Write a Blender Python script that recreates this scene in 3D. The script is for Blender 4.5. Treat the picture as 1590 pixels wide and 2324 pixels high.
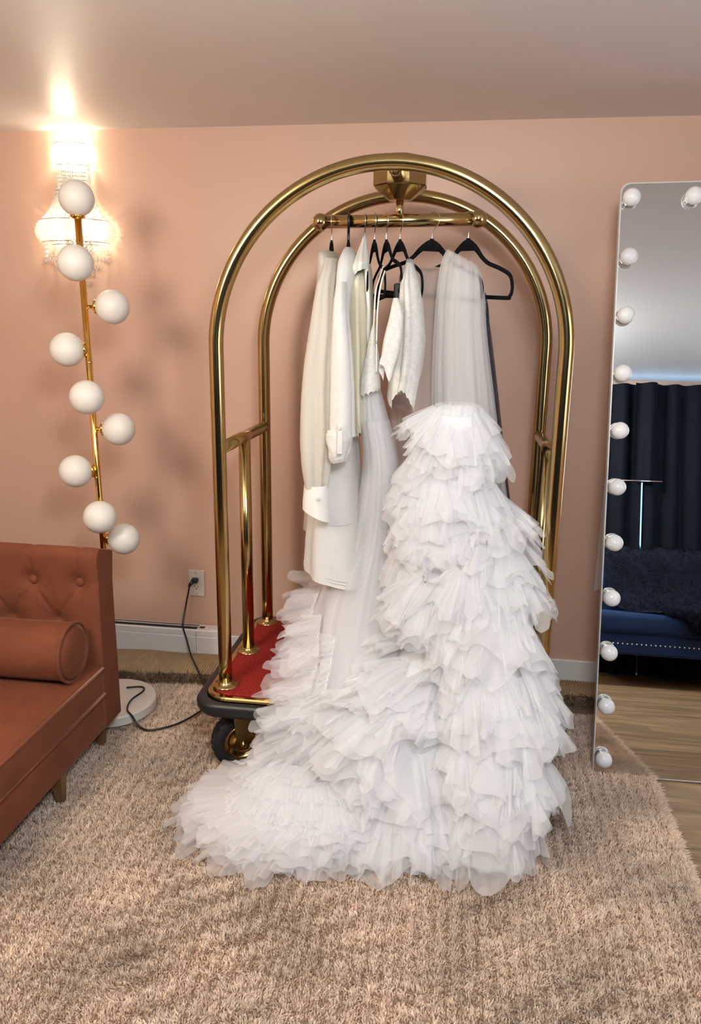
import bpy, bmesh, math, random
import numpy as np
from mathutils import Vector, Matrix

for o in list(bpy.data.objects):
    bpy.data.objects.remove(o)
scene = bpy.context.scene
COL = scene.collection
PI = math.pi

# ------------------------------------------------------------------ camera, world, lights, exposure
cam_data = bpy.data.cameras.new('camera')
cam_data.sensor_fit = 'VERTICAL'
cam_data.sensor_height = 36.0
cam_data.lens = 36.0 * 1713.5 / 2324.0
cam_data.clip_start = 0.02
cam = bpy.data.objects.new('camera', cam_data)
COL.objects.link(cam)
R_ = Vector((0.98937326, 0.14481536, 0.01300237))
U_ = Vector((-0.04748918, 0.23732796, 0.97026812))
F_ = Vector((-0.1374239, 0.9605748, -0.2416831))
M3 = Matrix((R_, U_, -F_)).transposed()
cam.matrix_world = Matrix.Translation((0, -2.9888, 1.454)) @ M3.to_4x4()
scene.camera = cam

world = bpy.data.worlds.new('world')
scene.world = world
world.use_nodes = True
world.node_tree.nodes['Background'].inputs[0].default_value = (0.55, 0.62, 0.75, 1)
world.node_tree.nodes['Background'].inputs[1].default_value = 0.15

scene.view_settings.view_transform = 'Standard'
scene.view_settings.look = 'None'
scene.view_settings.gamma = 1
scene.view_settings.use_curve_mapping = False
scene.view_settings.exposure = 0.17
scene.cycles.transparent_max_bounces = 32
scene.cycles.diffuse_bounces = 6

CEILING_LAMPS = [(0.15, -2.70, 88.0, (0.92, 0.97, 1.0), 0.06, 0.17), (-1.30, -2.45, 74.0, (1.0, 0.87, 0.70), 0.06, 0.21)]   # x, y, watts, colour, drop, radius of two overhead globes out of frame; the second is added warm fill
SIDE_FILL = 3.5          # brightness of the fill panel added on the right wall, out of frame
SCONCE_UP, SCONCE_DOWN = 2.4, 1.6
CEIL = 2.165


# ------------------------------------------------------------------ helpers
def new_mat(name):
    m = bpy.data.materials.new(name)
    m.use_nodes = True
    nt = m.node_tree
    return m, nt, nt.nodes['Principled BSDF'], nt.nodes['Material Output']


def principled(name, col, rough=0.5, metal=0.0, noise=None, bump=None, sheen=0.0, spec=0.5, coat=0.0, sheen_tint=None):
    """noise=(scale, amount) varies the colour, bump=(scale, strength, distance)."""
    m, nt, b, out = new_mat(name)
    b.inputs['Base Color'].default_value = (*col, 1)
    b.inputs['Roughness'].default_value = rough
    b.inputs['Metallic'].default_value = metal
    b.inputs['Specular IOR Level'].default_value = spec
    b.inputs['Coat Weight'].default_value = coat
    b.inputs['Sheen Weight'].default_value = sheen
    b.inputs['Sheen Roughness'].default_value = 0.35
    if sheen_tint:
        b.inputs['Sheen Tint'].default_value = (*sheen_tint, 1)
    tc = nt.nodes.new('ShaderNodeTexCoord')
    if noise:
        n = nt.nodes.new('ShaderNodeTexNoise')
        n.inputs['Scale'].default_value = noise[0]
        n.inputs['Detail'].default_value = 4
        nt.links.new(tc.outputs['Object'], n.inputs['Vector'])
        r = nt.nodes.new('ShaderNodeValToRGB')
        a = noise[1]
        r.color_ramp.elements[0].position = 0.3
        r.color_ramp.elements[1].position = 0.7
        r.color_ramp.elements[0].color = (*[max(0, c * (1 - a)) for c in col], 1)
        r.color_ramp.elements[1].color = (*[min(1, c * (1 + a)) for c in col], 1)
        nt.links.new(n.outputs['Fac'], r.inputs['Fac'])
        nt.links.new(r.outputs['Color'], b.inputs['Base Color'])
    if bump:
        n2 = nt.nodes.new('ShaderNodeTexNoise')
        n2.inputs['Scale'].default_value = bump[0]
        n2.inputs['Detail'].default_value = 3
        nt.links.new(tc.outputs['Object'], n2.inputs['Vector'])
        bp = nt.nodes.new('ShaderNodeBump')
        bp.inputs['Strength'].default_value = bump[1]
        bp.inputs['Distance'].default_value = bump[2]
        nt.links.new(n2.outputs['Fac'], bp.inputs['Height'])
        nt.links.new(bp.outputs['Normal'], b.inputs['Normal'])
    return m


def emission(name, col, strength):
    m, nt, b, out = new_mat(name)
    e = nt.nodes.new('ShaderNodeEmission')
    e.inputs['Color'].default_value = (*col, 1)
    e.inputs['Strength'].default_value = strength
    nt.links.new(e.outputs[0], out.inputs['Surface'])
    return m


def cloth(name, col, alpha=1.0, transl=0.35, bump=None, lace=None):
    """thin fabric: diffuse + translucent, optionally see-through (net) or with lace holes."""
    m, nt, b, out = new_mat(name)
    nt.nodes.remove(b)
    d = nt.nodes.new('ShaderNodeBsdfDiffuse')
    t = nt.nodes.new('ShaderNodeBsdfTranslucent')
    for s in (d, t):
        s.inputs['Color'].default_value = (*col, 1)
    mx = nt.nodes.new('ShaderNodeMixShader')
    mx.inputs[0].default_value = transl
    nt.links.new(d.outputs[0], mx.inputs[1])
    nt.links.new(t.outputs[0], mx.inputs[2])
    res = mx
    tc = nt.nodes.new('ShaderNodeTexCoord')
    if bump:
        n2 = nt.nodes.new('ShaderNodeTexNoise')
        n2.inputs['Scale'].default_value = bump[0]
        n2.inputs['Detail'].default_value = 4
        mp = nt.nodes.new('ShaderNodeMapping')
        mp.inputs['Scale'].default_value = bump[3] if len(bump) > 3 else (1, 1, 1)
        nt.links.new(tc.outputs['Object'], mp.inputs['Vector'])
        nt.links.new(mp.outputs[0], n2.inputs['Vector'])
        bp = nt.nodes.new('ShaderNodeBump')
        bp.inputs['Strength'].default_value = bump[1]
        bp.inputs['Distance'].default_value = bump[2]
        nt.links.new(n2.outputs['Fac'], bp.inputs['Height'])
        nt.links.new(bp.outputs[0], d.inputs['Normal'])
        nt.links.new(bp.outputs[0], t.inputs['Normal'])
    if lace:
        v = nt.nodes.new('ShaderNodeTexVoronoi')
        v.feature = 'DISTANCE_TO_EDGE'
        v.inputs['Scale'].default_value = lace[0]
        n3 = nt.nodes.new('ShaderNodeTexNoise')
        n3.inputs['Scale'].default_value = lace[0] * 0.35
        n3.inputs['Detail'].default_value = 2
        nt.links.new(tc.outputs['Object'], v.inputs['Vector'])
        nt.links.new(tc.outputs['Object'], n3.inputs['Vector'])
        r1 = nt.nodes.new('ShaderNodeMapRange')
        r1.inputs[1].default_value = 0.10
        r1.inputs[2].default_value = 0.16
        r1.inputs[3].default_value = 1.0
        r1.inputs[4].default_value = lace[1]
        nt.links.new(v.outputs['Distance'], r1.inputs[0])
        r2 = nt.nodes.new('ShaderNodeMapRange')
        r2.inputs[1].default_value = 0.46
        r2.inputs[2].default_value = 0.52
        nt.links.new(n3.outputs['Fac'], r2.inputs[0])
        mxm = nt.nodes.new('ShaderNodeMath')
        mxm.operation = 'MAXIMUM'
        nt.links.new(r1.outputs[0], mxm.inputs[0])
        nt.links.new(r2.outputs[0], mxm.inputs[1])
        bp = nt.nodes.new('ShaderNodeBump')
        bp.inputs['Strength'].default_value = 0.8
        bp.inputs['Distance'].default_value = 0.003
        nt.links.new(mxm.outputs[0], bp.inputs['Height'])
        nt.links.new(bp.outputs[0], d.inputs['Normal'])
        tr = nt.nodes.new('ShaderNodeBsdfTransparent')
        m2 = nt.nodes.new('ShaderNodeMixShader')
        nt.links.new(mxm.outputs[0], m2.inputs[0])
        nt.links.new(tr.outputs[0], m2.inputs[1])
        nt.links.new(res.outputs[0], m2.inputs[2])
        res = m2
    elif alpha < 1:
        tr = nt.nodes.new('ShaderNodeBsdfTransparent')
        m2 = nt.nodes.new('ShaderNodeMixShader')
        m2.inputs[0].default_value = alpha
        nt.links.new(tr.outputs[0], m2.inputs[1])
        nt.links.new(res.outputs[0], m2.inputs[2])
        res = m2
    nt.links.new(res.outputs[0], out.inputs['Surface'])
    return m


def tag(o, label=None, cat=None, group=None, kind=None):
    if label:
        o['label'] = label
    if cat:
        o['category'] = cat
    if group:
        o['group'] = group
    if kind:
        o['kind'] = kind
    return o


def empty(name, loc, label, cat, group=None, rot=(0, 0, 0)):
    o = bpy.data.objects.new(name, None)
    o.empty_display_size = 0.05
    o.location = loc
    o.rotation_euler = rot
    COL.objects.link(o)
    return tag(o, label, cat, group)


def link(name, me, mat, parent=None, smooth=True):
    """link a mesh given in world coordinates; parents move it to their own space."""
    if mat is not None:
        me.materials.clear()
        me.materials.append(mat)
    if smooth:
        me.polygons.foreach_set('use_smooth', [True] * len(me.polygons))
    o = bpy.data.objects.new(name, me)
    COL.objects.link(o)
    if parent is not None:
        o.parent = parent
        o.matrix_parent_inverse = world_of(parent).inverted()
    return o


def world_of(o):
    m = Matrix.LocRotScale(o.location, o.rotation_euler, o.scale)
    if o.parent:
        m = world_of(o.parent) @ o.matrix_parent_inverse @ m
    return m


def link_local(name, me, mat, parent, smooth=True, loc=(0, 0, 0), rot=(0, 0, 0)):
    """link a mesh given in the parent's own space."""
    if mat is not None:
        me.materials.clear()
        me.materials.append(mat)
    if smooth:
        me.polygons.foreach_set('use_smooth', [True] * len(me.polygons))
    o = bpy.data.objects.new(name, me)
    COL.objects.link(o)
    o.parent = parent
    o.location = loc
    o.rotation_euler = rot
    return o


def pydata(name, v, f):
    me = bpy.data.meshes.new(name)
    me.from_pydata([tuple(map(float, p)) for p in v], [], f)
    me.update()
    return me


def grid_faces(nu, nv, wrap=False):
    """faces for verts laid out [row v][col u]; wrap closes u."""
    f = []
    for j in range(nv - 1):
        for i in range(nu if wrap else nu - 1):
            a = j * nu + i
            b = j * nu + (i + 1) % nu
            f.append((a, b, b + nu, a + nu))
    return f


def mesh_grid(name, P, wrap=False, cap=False):
    nv, nu, _ = P.shape
    f = grid_faces(nu, nv, wrap)
    if cap and wrap:
        f.append(tuple(range(nu - 1, -1, -1)))
        f.append(tuple((nv - 1) * nu + i for i in range(nu)))
    return pydata(name, P.reshape(-1, 3), f)


def box_mesh(name, x0, x1, y0, y1, z0, z1, bevel=0.0, seg=2):
    bm = bmesh.new()
    bmesh.ops.create_cube(bm, size=1)
    for v in bm.verts:
        v.co = Vector(((x0 + x1) / 2 + v.co.x * (x1 - x0), (y0 + y1) / 2 + v.co.y * (y1 - y0), (z0 + z1) / 2 + v.co.z * (z1 - z0)))
    if bevel > 0:
        bmesh.ops.bevel(bm, geom=list(bm.edges), offset=bevel, segments=seg, profile=0.5, affect='EDGES')
    me = bpy.data.meshes.new(name)
    bm.to_mesh(me)
    bm.free()
    return me


def sweep(path, radius, n=12, closed=False, flat=None, name='tube', cap=True):
    """tube along a polyline; radius scalar or per point; flat=(ratio, axis) squashes the section along an axis."""
    P = np.asarray(path, float)
    m = len(P)
    rad = np.full(m, radius, float) if np.isscalar(radius) else np.asarray(radius, float)
    T = np.zeros_like(P)
    if closed:
        T = np.roll(P, -1, 0) - np.roll(P, 1, 0)
    else:
        T[1:-1] = P[2:] - P[:-2]
        T[0] = P[1] - P[0]
        T[-1] = P[-1] - P[-2]
    T /= np.linalg.norm(T, axis=1)[:, None] + 1e-12
    a = np.array([0, 0, 1.0]) if abs(T[0][2]) < 0.9 else np.array([1.0, 0, 0])
    N = np.cross(T[0], a)
    N /= np.linalg.norm(N)
    rings = []
    for i in range(m):
        N = N - T[i] * (N @ T[i])
        N /= np.linalg.norm(N) + 1e-12
        B = np.cross(T[i], N)
        ang = np.arange(n) * 2 * PI / n
        off = rad[i] * (np.cos(ang)[:, None] * N + np.sin(ang)[:, None] * B)
        if flat:
            ax = np.asarray(flat[1], float)
            off = off - (off @ ax)[:, None] * ax * (1 - flat[0])
        rings.append(P[i] + off)
    V = np.array(rings)
    f = grid_faces(n, m, True)
    if closed:
        for i in range(n):
            f.append(((m - 1) * n + i, (m - 1) * n + (i + 1) % n, (i + 1) % n, i))
    elif cap:
        f.append(tuple(range(n - 1, -1, -1)))
        f.append(tuple((m - 1) * n + i for i in range(n)))
    return pydata(name, V.reshape(-1, 3), f)


def spline(pts, n=60):
    """Catmull-Rom through the points."""
    P = np.asarray(pts, float)
    Q = np.vstack([2 * P[0] - P[1], P, 2 * P[-1] - P[-2]])
    out = []
    segs = len(P) - 1
    for t in np.linspace(0, segs - 1e-9, n):
        i = int(t)
        s = t - i
        p0, p1, p2, p3 = Q[i], Q[i + 1], Q[i + 2], Q[i + 3]
        out.append(0.5 * (2 * p1 + (p2 - p0) * s + (2 * p0 - 5 * p1 + 4 * p2 - p3) * s * s + (3 * p1 - p0 - 3 * p2 + p3) * s ** 3))
    return np.array(out)


def lathe(profile, n=40, axis=(0, 0, 1), loc=(0, 0, 0), name='lathe', cap=True):
    """profile = [(radius, height)], spun about an axis through loc."""
    A = Vector(axis).normalized()
    q = Vector((0, 0, 1)).rotation_difference(A).to_matrix()
    V = []
    for r, h in profile:
        for i in range(n):
            a = 2 * PI * i / n
            V.append(tuple(q @ Vector((r * math.cos(a), r * math.sin(a), h)) + Vector(loc)))
    f = grid_faces(n, len(profile), True)
    if cap and profile[0][0] > 1e-6:
        f.append(tuple(range(n - 1, -1, -1)))
    if cap and profile[-1][0] > 1e-6:
        f.append(tuple((len(profile) - 1) * n + i for i in range(n)))
    return pydata(name, V, f)


def sphere(r, loc=(0, 0, 0), nu=32, nv=18, name='ball', squash=1.0):
    prof = [(r * math.sin(PI * i / nv) + (1e-5 if i in (0, nv) else 0), -r * squash * math.cos(PI * i / nv)) for i in range(nv + 1)]
    return lathe(prof, nu, (0, 0, 1), loc, name)


def join_mesh(name, parts):
    V, Fc, o = [], [], 0
    for me in parts:
        V += [tuple(v.co) for v in me.vertices]
        Fc += [tuple(i + o for i in p.vertices) for p in me.polygons]
        o += len(me.vertices)
    return pydata(name, V, Fc)


def rotz(me, ang, c):
    ca, sa = math.cos(ang), math.sin(ang)
    for v in me.vertices:
        x, y = v.co.x - c[0], v.co.y - c[1]
        v.co.x, v.co.y = c[0] + ca * x - sa * y, c[1] + sa * x + ca * y
    return me


def sinoise(x, seed, octs=4):
    """smooth 1-D noise of summed sines."""
    r = np.random.RandomState(seed)
    s = 0
    for k in range(octs):
        s = s + np.sin(x * (1.0 + 1.37 * k) * r.uniform(0.8, 1.25) + r.uniform(0, 6.28)) / (1 + 0.7 * k)
    return s / 2


# outlines of the hanging clothes: (height z, centre x, centre y, half width x, half depth y)
LOFT = {
 'blouse_body': [(1.677, -0.439, -0.440, 0.008, 0.060), (1.628, -0.443, -0.440, 0.027, 0.100), (1.502, -0.456, -0.440, 0.034, 0.100), (1.213, -0.463, -0.440, 0.040, 0.100), (0.906, -0.469, -0.440, 0.046, 0.100), (0.752, -0.475, -0.440, 0.050, 0.100)],
 'blouse_sleeve': [(1.637, -0.395, -0.700, 0.017, 0.050), (1.601, -0.392, -0.750, 0.020, 0.050), (1.544, -0.397, -0.790, 0.026, 0.045), (1.448, -0.399, -0.820, 0.035, 0.045), (1.287, -0.409, -0.835, 0.042, 0.045), (1.123, -0.412, -0.840, 0.047, 0.045), (1.044, -0.414, -0.840, 0.041, 0.040), (0.986, -0.413, -0.840, 0.033, 0.030)],
 'blouse_cuff': [(0.992, -0.412, -0.840, 0.035, 0.034), (0.952, -0.412, -0.840, 0.038, 0.036), (0.900, -0.411, -0.840, 0.040, 0.036)],
 'shirt_body': [(1.669, -0.355, -0.620, 0.013, 0.060), (1.646, -0.349, -0.640, 0.025, 0.100), (1.601, -0.348, -0.660, 0.036, 0.120), (1.500, -0.356, -0.660, 0.037, 0.130), (1.369, -0.360, -0.660, 0.041, 0.130), (1.155, -0.366, -0.670, 0.048, 0.130), (0.958, -0.377, -0.670, 0.074, 0.130), (0.812, -0.381, -0.670, 0.091, 0.130), (0.738, -0.379, -0.670, 0.098, 0.130), (0.661, -0.374, -0.670, 0.106, 0.130)],
 'shirt_sleeve': [(1.569, -0.350, -0.780, 0.015, 0.040), (1.496, -0.345, -0.830, 0.020, 0.040), (1.375, -0.339, -0.850, 0.029, 0.040), (1.253, -0.336, -0.850, 0.034, 0.042), (1.139, -0.335, -0.850, 0.036, 0.042)],
 'shirt_roll': [(1.160, -0.340, -0.850, 0.033, 0.050), (1.139, -0.341, -0.850, 0.037, 0.055), (1.114, -0.342, -0.850, 0.033, 0.055), (1.081, -0.343, -0.850, 0.026, 0.050), (1.067, -0.342, -0.850, 0.019, 0.040)],
 'lace_dress': [(1.629, -0.308, -0.620, 0.018, 0.040), (1.577, -0.311, -0.640, 0.028, 0.100), (1.474, -0.307, -0.660, 0.030, 0.110), (1.304, -0.302, -0.670, 0.028, 0.110), (1.183, -0.299, -0.670, 0.022, 0.100), (1.102, -0.296, -0.670, 0.015, 0.080)],
 'satin_neck': [(1.706, -0.306, -0.640, 0.004, 0.008), (1.675, -0.306, -0.660, 0.012, 0.025), (1.642, -0.304, -0.690, 0.021, 0.045), (1.617, -0.304, -0.720, 0.025, 0.050), (1.595, -0.303, -0.720, 0.022, 0.048)],
 'gown_cup': [(1.451, -0.258, -0.760, 0.004, 0.012), (1.399, -0.261, -0.760, 0.013, 0.025), (1.337, -0.263, -0.760, 0.023, 0.040), (1.290, -0.265, -0.760, 0.028, 0.050), (1.265, -0.265, -0.760, 0.029, 0.050)],
 'gown_skirt': [(1.270, -0.269, -0.730, 0.028, 0.050), (1.175, -0.260, -0.700, 0.040, 0.080), (1.036, -0.239, -0.680, 0.049, 0.110), (0.808, -0.259, -0.630, 0.071, 0.120), (0.631, -0.297, -0.650, 0.112, 0.140), (0.522, -0.310, -0.690, 0.132, 0.160), (0.434, -0.304, -0.770, 0.127, 0.160), (0.365, -0.309, -0.880, 0.131, 0.110), (0.333, -0.313, -0.960, 0.117, 0.060), (0.252, -0.333, -1.000, 0.117, 0.050), (0.150, -0.353, -1.030, 0.116, 0.060)],
 'lace_top': [(1.627, -0.167, -0.680, 0.010, 0.030), (1.593, -0.163, -0.690, 0.023, 0.070), (1.550, -0.160, -0.700, 0.033, 0.090), (1.476, -0.154, -0.710, 0.037, 0.090), (1.400, -0.152, -0.710, 0.040, 0.090), (1.323, -0.162, -0.710, 0.044, 0.090), (1.238, -0.171, -0.710, 0.040, 0.080)],
 'lace_wing': [(1.526, -0.193, -0.800, 0.006, 0.012), (1.474, -0.189, -0.820, 0.018, 0.025), (1.401, -0.198, -0.820, 0.023, 0.030), (1.316, -0.214, -0.820, 0.018, 0.030)],
 'sheer_blouse': [(1.627, -0.136, -0.540, 0.056, 0.012), (1.583, -0.137, -0.550, 0.070, 0.050), (1.369, -0.138, -0.560, 0.072, 0.070), (1.192, -0.140, -0.570, 0.079, 0.080)],
 'veil': [(1.650, -0.019, -0.640, 0.041, 0.030), (1.615, -0.017, -0.650, 0.057, 0.060), (1.552, -0.016, -0.660, 0.067, 0.070), (1.439, -0.013, -0.660, 0.074, 0.075), (1.270, 0.001, -0.640, 0.089, 0.080), (1.103, 0.022, -0.600, 0.100, 0.080), (0.885, 0.058, -0.580, 0.106, 0.080), (0.735, 0.084, -0.570, 0.103, 0.080)],
 'sequin': [(1.548, 0.049, -0.460, 0.008, 0.050), (1.440, 0.067, -0.460, 0.016, 0.090), (1.230, 0.094, -0.460, 0.026, 0.110), (1.011, 0.121, -0.460, 0.035, 0.110), (0.846, 0.145, -0.460, 0.042, 0.110)],
 'ruf_top': [(1.223, -0.009, -0.780, 0.061, 0.050), (1.179, -0.017, -0.780, 0.088, 0.070), (1.127, -0.020, -0.780, 0.103, 0.080), (0.996, -0.021, -0.780, 0.123, 0.090), (0.862, -0.002, -0.780, 0.155, 0.100), (0.717, 0.020, -0.780, 0.182, 0.100)],
 'ruf_right': [(0.952, 0.106, -0.740, 0.033, 0.050), (0.890, 0.111, -0.760, 0.061, 0.080), (0.786, 0.116, -0.780, 0.087, 0.100), (0.671, 0.112, -0.810, 0.111, 0.120), (0.553, 0.113, -0.870, 0.125, 0.130), (0.456, 0.125, -0.930, 0.131, 0.120), (0.398, 0.132, -0.980, 0.128, 0.090), (0.351, 0.134, -1.020, 0.121, 0.080), (0.242, 0.135, -1.070, 0.116, 0.090), (0.121, 0.128, -1.100, 0.115, 0.100), (0.036, 0.116, -1.130, 0.112, 0.100)],
 'ruf_mid': [(0.532, -0.028, -0.740, 0.049, 0.050), (0.485, -0.059, -0.810, 0.088, 0.090), (0.422, -0.102, -0.900, 0.116, 0.100), (0.374, -0.135, -0.980, 0.139, 0.080), (0.261, -0.131, -1.030, 0.147, 0.080), (0.147, -0.095, -1.070, 0.117, 0.100), (0.040, -0.079, -1.120, 0.106, 0.110), (-0.002, -0.070, -1.130, 0.100, 0.120)],
 'back_net': [(1.219, -0.155, -0.500, 0.076, 0.040), (0.933, -0.135, -0.500, 0.083, 0.050), (0.629, -0.126, -0.520, 0.094, 0.070), (0.452, -0.128, -0.600, 0.098, 0.080)],
}


class Loft:
    """a tube of fabric with an elliptic section that follows a table of rows."""

    def __init__(self, rows):
        self.r = np.asarray(rows, float)
        d = np.linalg.norm(np.diff(self.r[:, :3], axis=0), axis=1)
        self.t = np.concatenate([[0], np.cumsum(d)])
        self.len = self.t[-1]
        self.dense = spline(self.r, 120)
        self.dt = np.linspace(0, 1, 120)
        k = np.interp(np.linspace(0, 1, 120) * (len(self.r) - 1), np.arange(len(self.r)), self.t / self.len)
        self.dt = k

    def at(self, u, v):
        row = [np.interp(v, self.dt, self.dense[:, i]) for i in range(5)]
        z, xc, yc, rx, ry = row
        rx = np.maximum(rx, 0.002)
        ry = np.maximum(ry, 0.002)
        return np.stack([xc + rx * np.cos(u), yc + ry * np.sin(u), z + 0 * u], -1)

    def frame(self, u, v):
        P = self.at(u, v)
        e = 0.02
        D = self.at(u, np.minimum(v + e, 1)) - self.at(u, np.maximum(v - e, 0))
        D /= np.linalg.norm(D, axis=-1)[..., None] + 1e-9
        T = self.at(u + 0.02, v) - self.at(u - 0.02, v)
        T /= np.linalg.norm(T, axis=-1)[..., None] + 1e-9
        N = np.cross(D, T)
        flip = np.sign((N[..., 0] * np.cos(u) + N[..., 1] * np.sin(u)))
        N *= np.where(flip == 0, 1, flip)[..., None]
        return P, D, N, T

    def mesh(self, name, nu=96, nv=60, *a, **kw):
        U, V = np.meshgrid(np.arange(nu) * 2 * PI / nu, np.linspace(0, 1, nv))
        return mesh_grid(name, self.surf(U, V, *a, **kw), wrap=True)

    def surf(self, U, V, fold=0.004, k=9, grow=1.0, drift=1.0, seed=0, hem=None, crumple=0.0, out=0.0):
        P, D, N, T = self.frame(U, V)
        P = P + N * out
        ph = sinoise(V * 3 * drift, seed, 3) * 0.8
        w = np.sin(k * U + ph + 1.3 * np.sin(2 * U + seed)) * 0.6 + np.sin(0.53 * k * U + seed * 1.7 + 2 * ph) * 0.4
        amp = fold * (0.15 + 0.85 * np.clip(V, 0, 1) ** grow)
        P = P + N * (w * amp)[..., None]
        if crumple > 0:
            c = sinoise(U * 5 + V * 17, seed + 5, 4) * sinoise(V * 33 - U * 2, seed + 9, 3)
            P = P + N * (c * crumple)[..., None]
        if hem is not None:
            P[..., 2] += hem(U, V, P)
        return P


def smoothstep(a, b, x):
    t = np.clip((x - a) / (b - a), 0, 1)
    return t * t * (3 - 2 * t)


def wavy(l, wl, seed, n=5):
    """irregular wave along arc length l with wavelengths near wl, in -1..1."""
    r = np.random.RandomState(seed)
    o = 0
    for k in range(n):
        o = o + r.uniform(0.6, 1.0) * np.sin(2 * PI * l / (wl * r.uniform(0.62, 1.5)) + r.uniform(0, 6.28))
    return np.tanh(o * 0.75)


def ruffle_mesh(name, P, E, N, big, small, seed, rows=7, step=0.0030, sag=0.0, floor=None, wl=0.07, ws=0.024, swing=0.3, ragged=0.15, rag_wl=0.11):
    """a gathered frill: P = seam line (n,3), E = vector from seam to free edge, N = unit outward normal.
    big/small = depth of the broad folds and of the fine pleats (metres)."""
    arc0 = np.concatenate([[0], np.cumsum(np.linalg.norm(np.diff(P + E * 0.6, axis=0), axis=1))])
    n = int(np.clip(arc0[-1] / step, 24, 420))
    s0, l = arc0, np.linspace(0, arc0[-1], n)
    ip = lambda A: np.stack([np.interp(l, s0, A[:, i]) for i in range(3)], -1)
    P, E, N = ip(P), ip(E), ip(N)
    T = np.gradient(P, axis=0)
    T /= np.linalg.norm(T, axis=1)[:, None] + 1e-9
    L = np.linalg.norm(E, axis=1)
    w1, w1b = wavy(l, wl, seed), wavy(l, wl * 1.3, seed + 1)
    w2, w2b = wavy(l, ws, seed + 2), wavy(l, ws, seed + 3)
    mod = 0.45 + 0.55 * (0.5 + 0.5 * wavy(l, 0.05, seed + 4, 3))
    lenv = 1.0 + ragged * wavy(l, rag_wl, seed + 5, 4) + 0.02 * w2b
    swg = swing * wavy(l, 0.13, seed + 6, 3)
    out = []
    for j in range(rows):
        w = j / (rows - 1)
        bell = w ** 1.15
        pos = P + E * (lenv * w)[:, None]
        pos = pos + T * ((swg * L * w)[:, None])
        pos = pos + N * ((0.003 + big * w1 * bell + small * mod * w2 * (0.35 + 0.65 * w))[:, None])
        pos = pos + T * ((0.8 * big * w1b * bell + 0.6 * small * mod * w2b * w)[:, None])
        pos[:, 2] -= sag * w * w * L
        if floor is not None:
            pos[:, 2] = np.maximum(pos[:, 2], floor + 0.004 * (1 + w1))
        out.append(pos)
    return mesh_grid(name, np.array(out))


# ------------------------------------------------------------------ materials
M = {}
M['wall'] = principled('pink wall paint', (0.59, 0.382, 0.288), 0.42, noise=(1.2, 0.025), bump=(160, 0.12, 0.0015), spec=0.4)
M['ceiling'] = principled('ceiling paint', (0.72, 0.69, 0.68), 0.38, noise=(1.0, 0.02), bump=(3.0, 0.12, 0.01), spec=0.45)
M['trim'] = principled('white trim paint', (0.74, 0.74, 0.72), 0.4, bump=(60, 0.05, 0.001))
M['brass'] = principled('polished brass', (0.52, 0.385, 0.175), 0.15, 1.0, noise=(5, 0.10), bump=(14, 0.03, 0.004))
M['gold'] = principled('lacquered gold', (0.88, 0.56, 0.16), 0.10, 1.0, noise=(8, 0.06))
M['steel'] = principled('steel wire', (0.72, 0.72, 0.72), 0.2, 1.0, noise=(20, 0.05))
M['black_rubber'] = principled('black rubber', (0.012, 0.012, 0.014), 0.42, noise=(30, 0.2), bump=(90, 0.1, 0.001))
M['black_plastic'] = principled('black plastic', (0.010, 0.010, 0.012), 0.35, noise=(30, 0.2))
M['black_velvet'] = principled('black velvet flocking', (0.006, 0.006, 0.008), 0.9, noise=(60, 0.3), spec=0.1)
M['red_carpet'] = principled('red deck carpet', (0.26, 0.022, 0.016), 0.95, noise=(150, 0.35), bump=(350, 0.8, 0.004), spec=0.1)
M['velvet'] = principled('rust velvet', (0.155, 0.046, 0.0215), 0.75, noise=(9, 0.13), bump=(300, 0.12, 0.001), sheen=0.22, spec=0.2, sheen_tint=(0.9, 0.5, 0.35))
M['navy'] = principled('navy velvet', (0.007, 0.022, 0.072), 0.7, noise=(7, 0.2), bump=(200, 0.1, 0.001), sheen=0.5, spec=0.2, sheen_tint=(0.2, 0.4, 0.9))
M['navy_dark'] = principled('dark navy curtain cloth', (0.0035, 0.005, 0.010), 0.8, noise=(9, 0.2), bump=(200, 0.1, 0.001), spec=0.15)
M['fur'] = principled('dark navy fur', (0.008, 0.011, 0.024), 0.85, noise=(30, 0.3), bump=(120, 0.6, 0.01), spec=0.2)
M['marble'] = principled('cream marble', (0.70, 0.68, 0.62), 0.25, noise=(9, 0.08))
M['globe'] = principled('frosted opal glass', (0.72, 0.69, 0.64), 0.42, noise=(3, 0.015), spec=0.4)
M['bulb'] = principled('glossy white bulb', (0.80, 0.79, 0.79), 0.08, noise=(3, 0.01))
M['leg_wood'] = principled('brown wood leg', (0.17, 0.085, 0.035), 0.4, noise=(25, 0.25))
M['plastic_white'] = principled('heater white enamel', (0.70, 0.69, 0.68), 0.35, noise=(6, 0.02))
M['plate'] = principled('ivory outlet plastic', (0.60, 0.56, 0.50), 0.35, noise=(8, 0.02))
M['dark'] = principled('dark slot', (0.012, 0.012, 0.012), 0.6, noise=(20, 0.2))
M['chrome'] = principled('chrome', (0.8, 0.8, 0.8), 0.06, 1.0, noise=(20, 0.02))
M['mirror'] = principled('mirror silvering', (0.86, 0.88, 0.88), 0.005, 1.0, noise=(2, 0.002))
M['mirror_edge'] = principled('pale mirror frame', (0.68, 0.68, 0.66), 0.3, 0.4, noise=(12, 0.02))
M['ivory'] = cloth('ivory chiffon', (0.76, 0.72, 0.64), 0.92, 0.35, bump=(40, 0.25, 0.003, (1, 1, 0.2)))
M['linen'] = cloth('white linen', (0.80, 0.785, 0.76), 1.0, 0.25, bump=(55, 0.55, 0.004))
M['satin'] = principled('ivory satin', (0.76, 0.735, 0.68), 0.28, noise=(6, 0.03), spec=0.5, sheen=0.2)
M['cream_lace'] = cloth('cream lace', (0.88, 0.82, 0.64), lace=(80, 0.97), transl=0.3)
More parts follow.
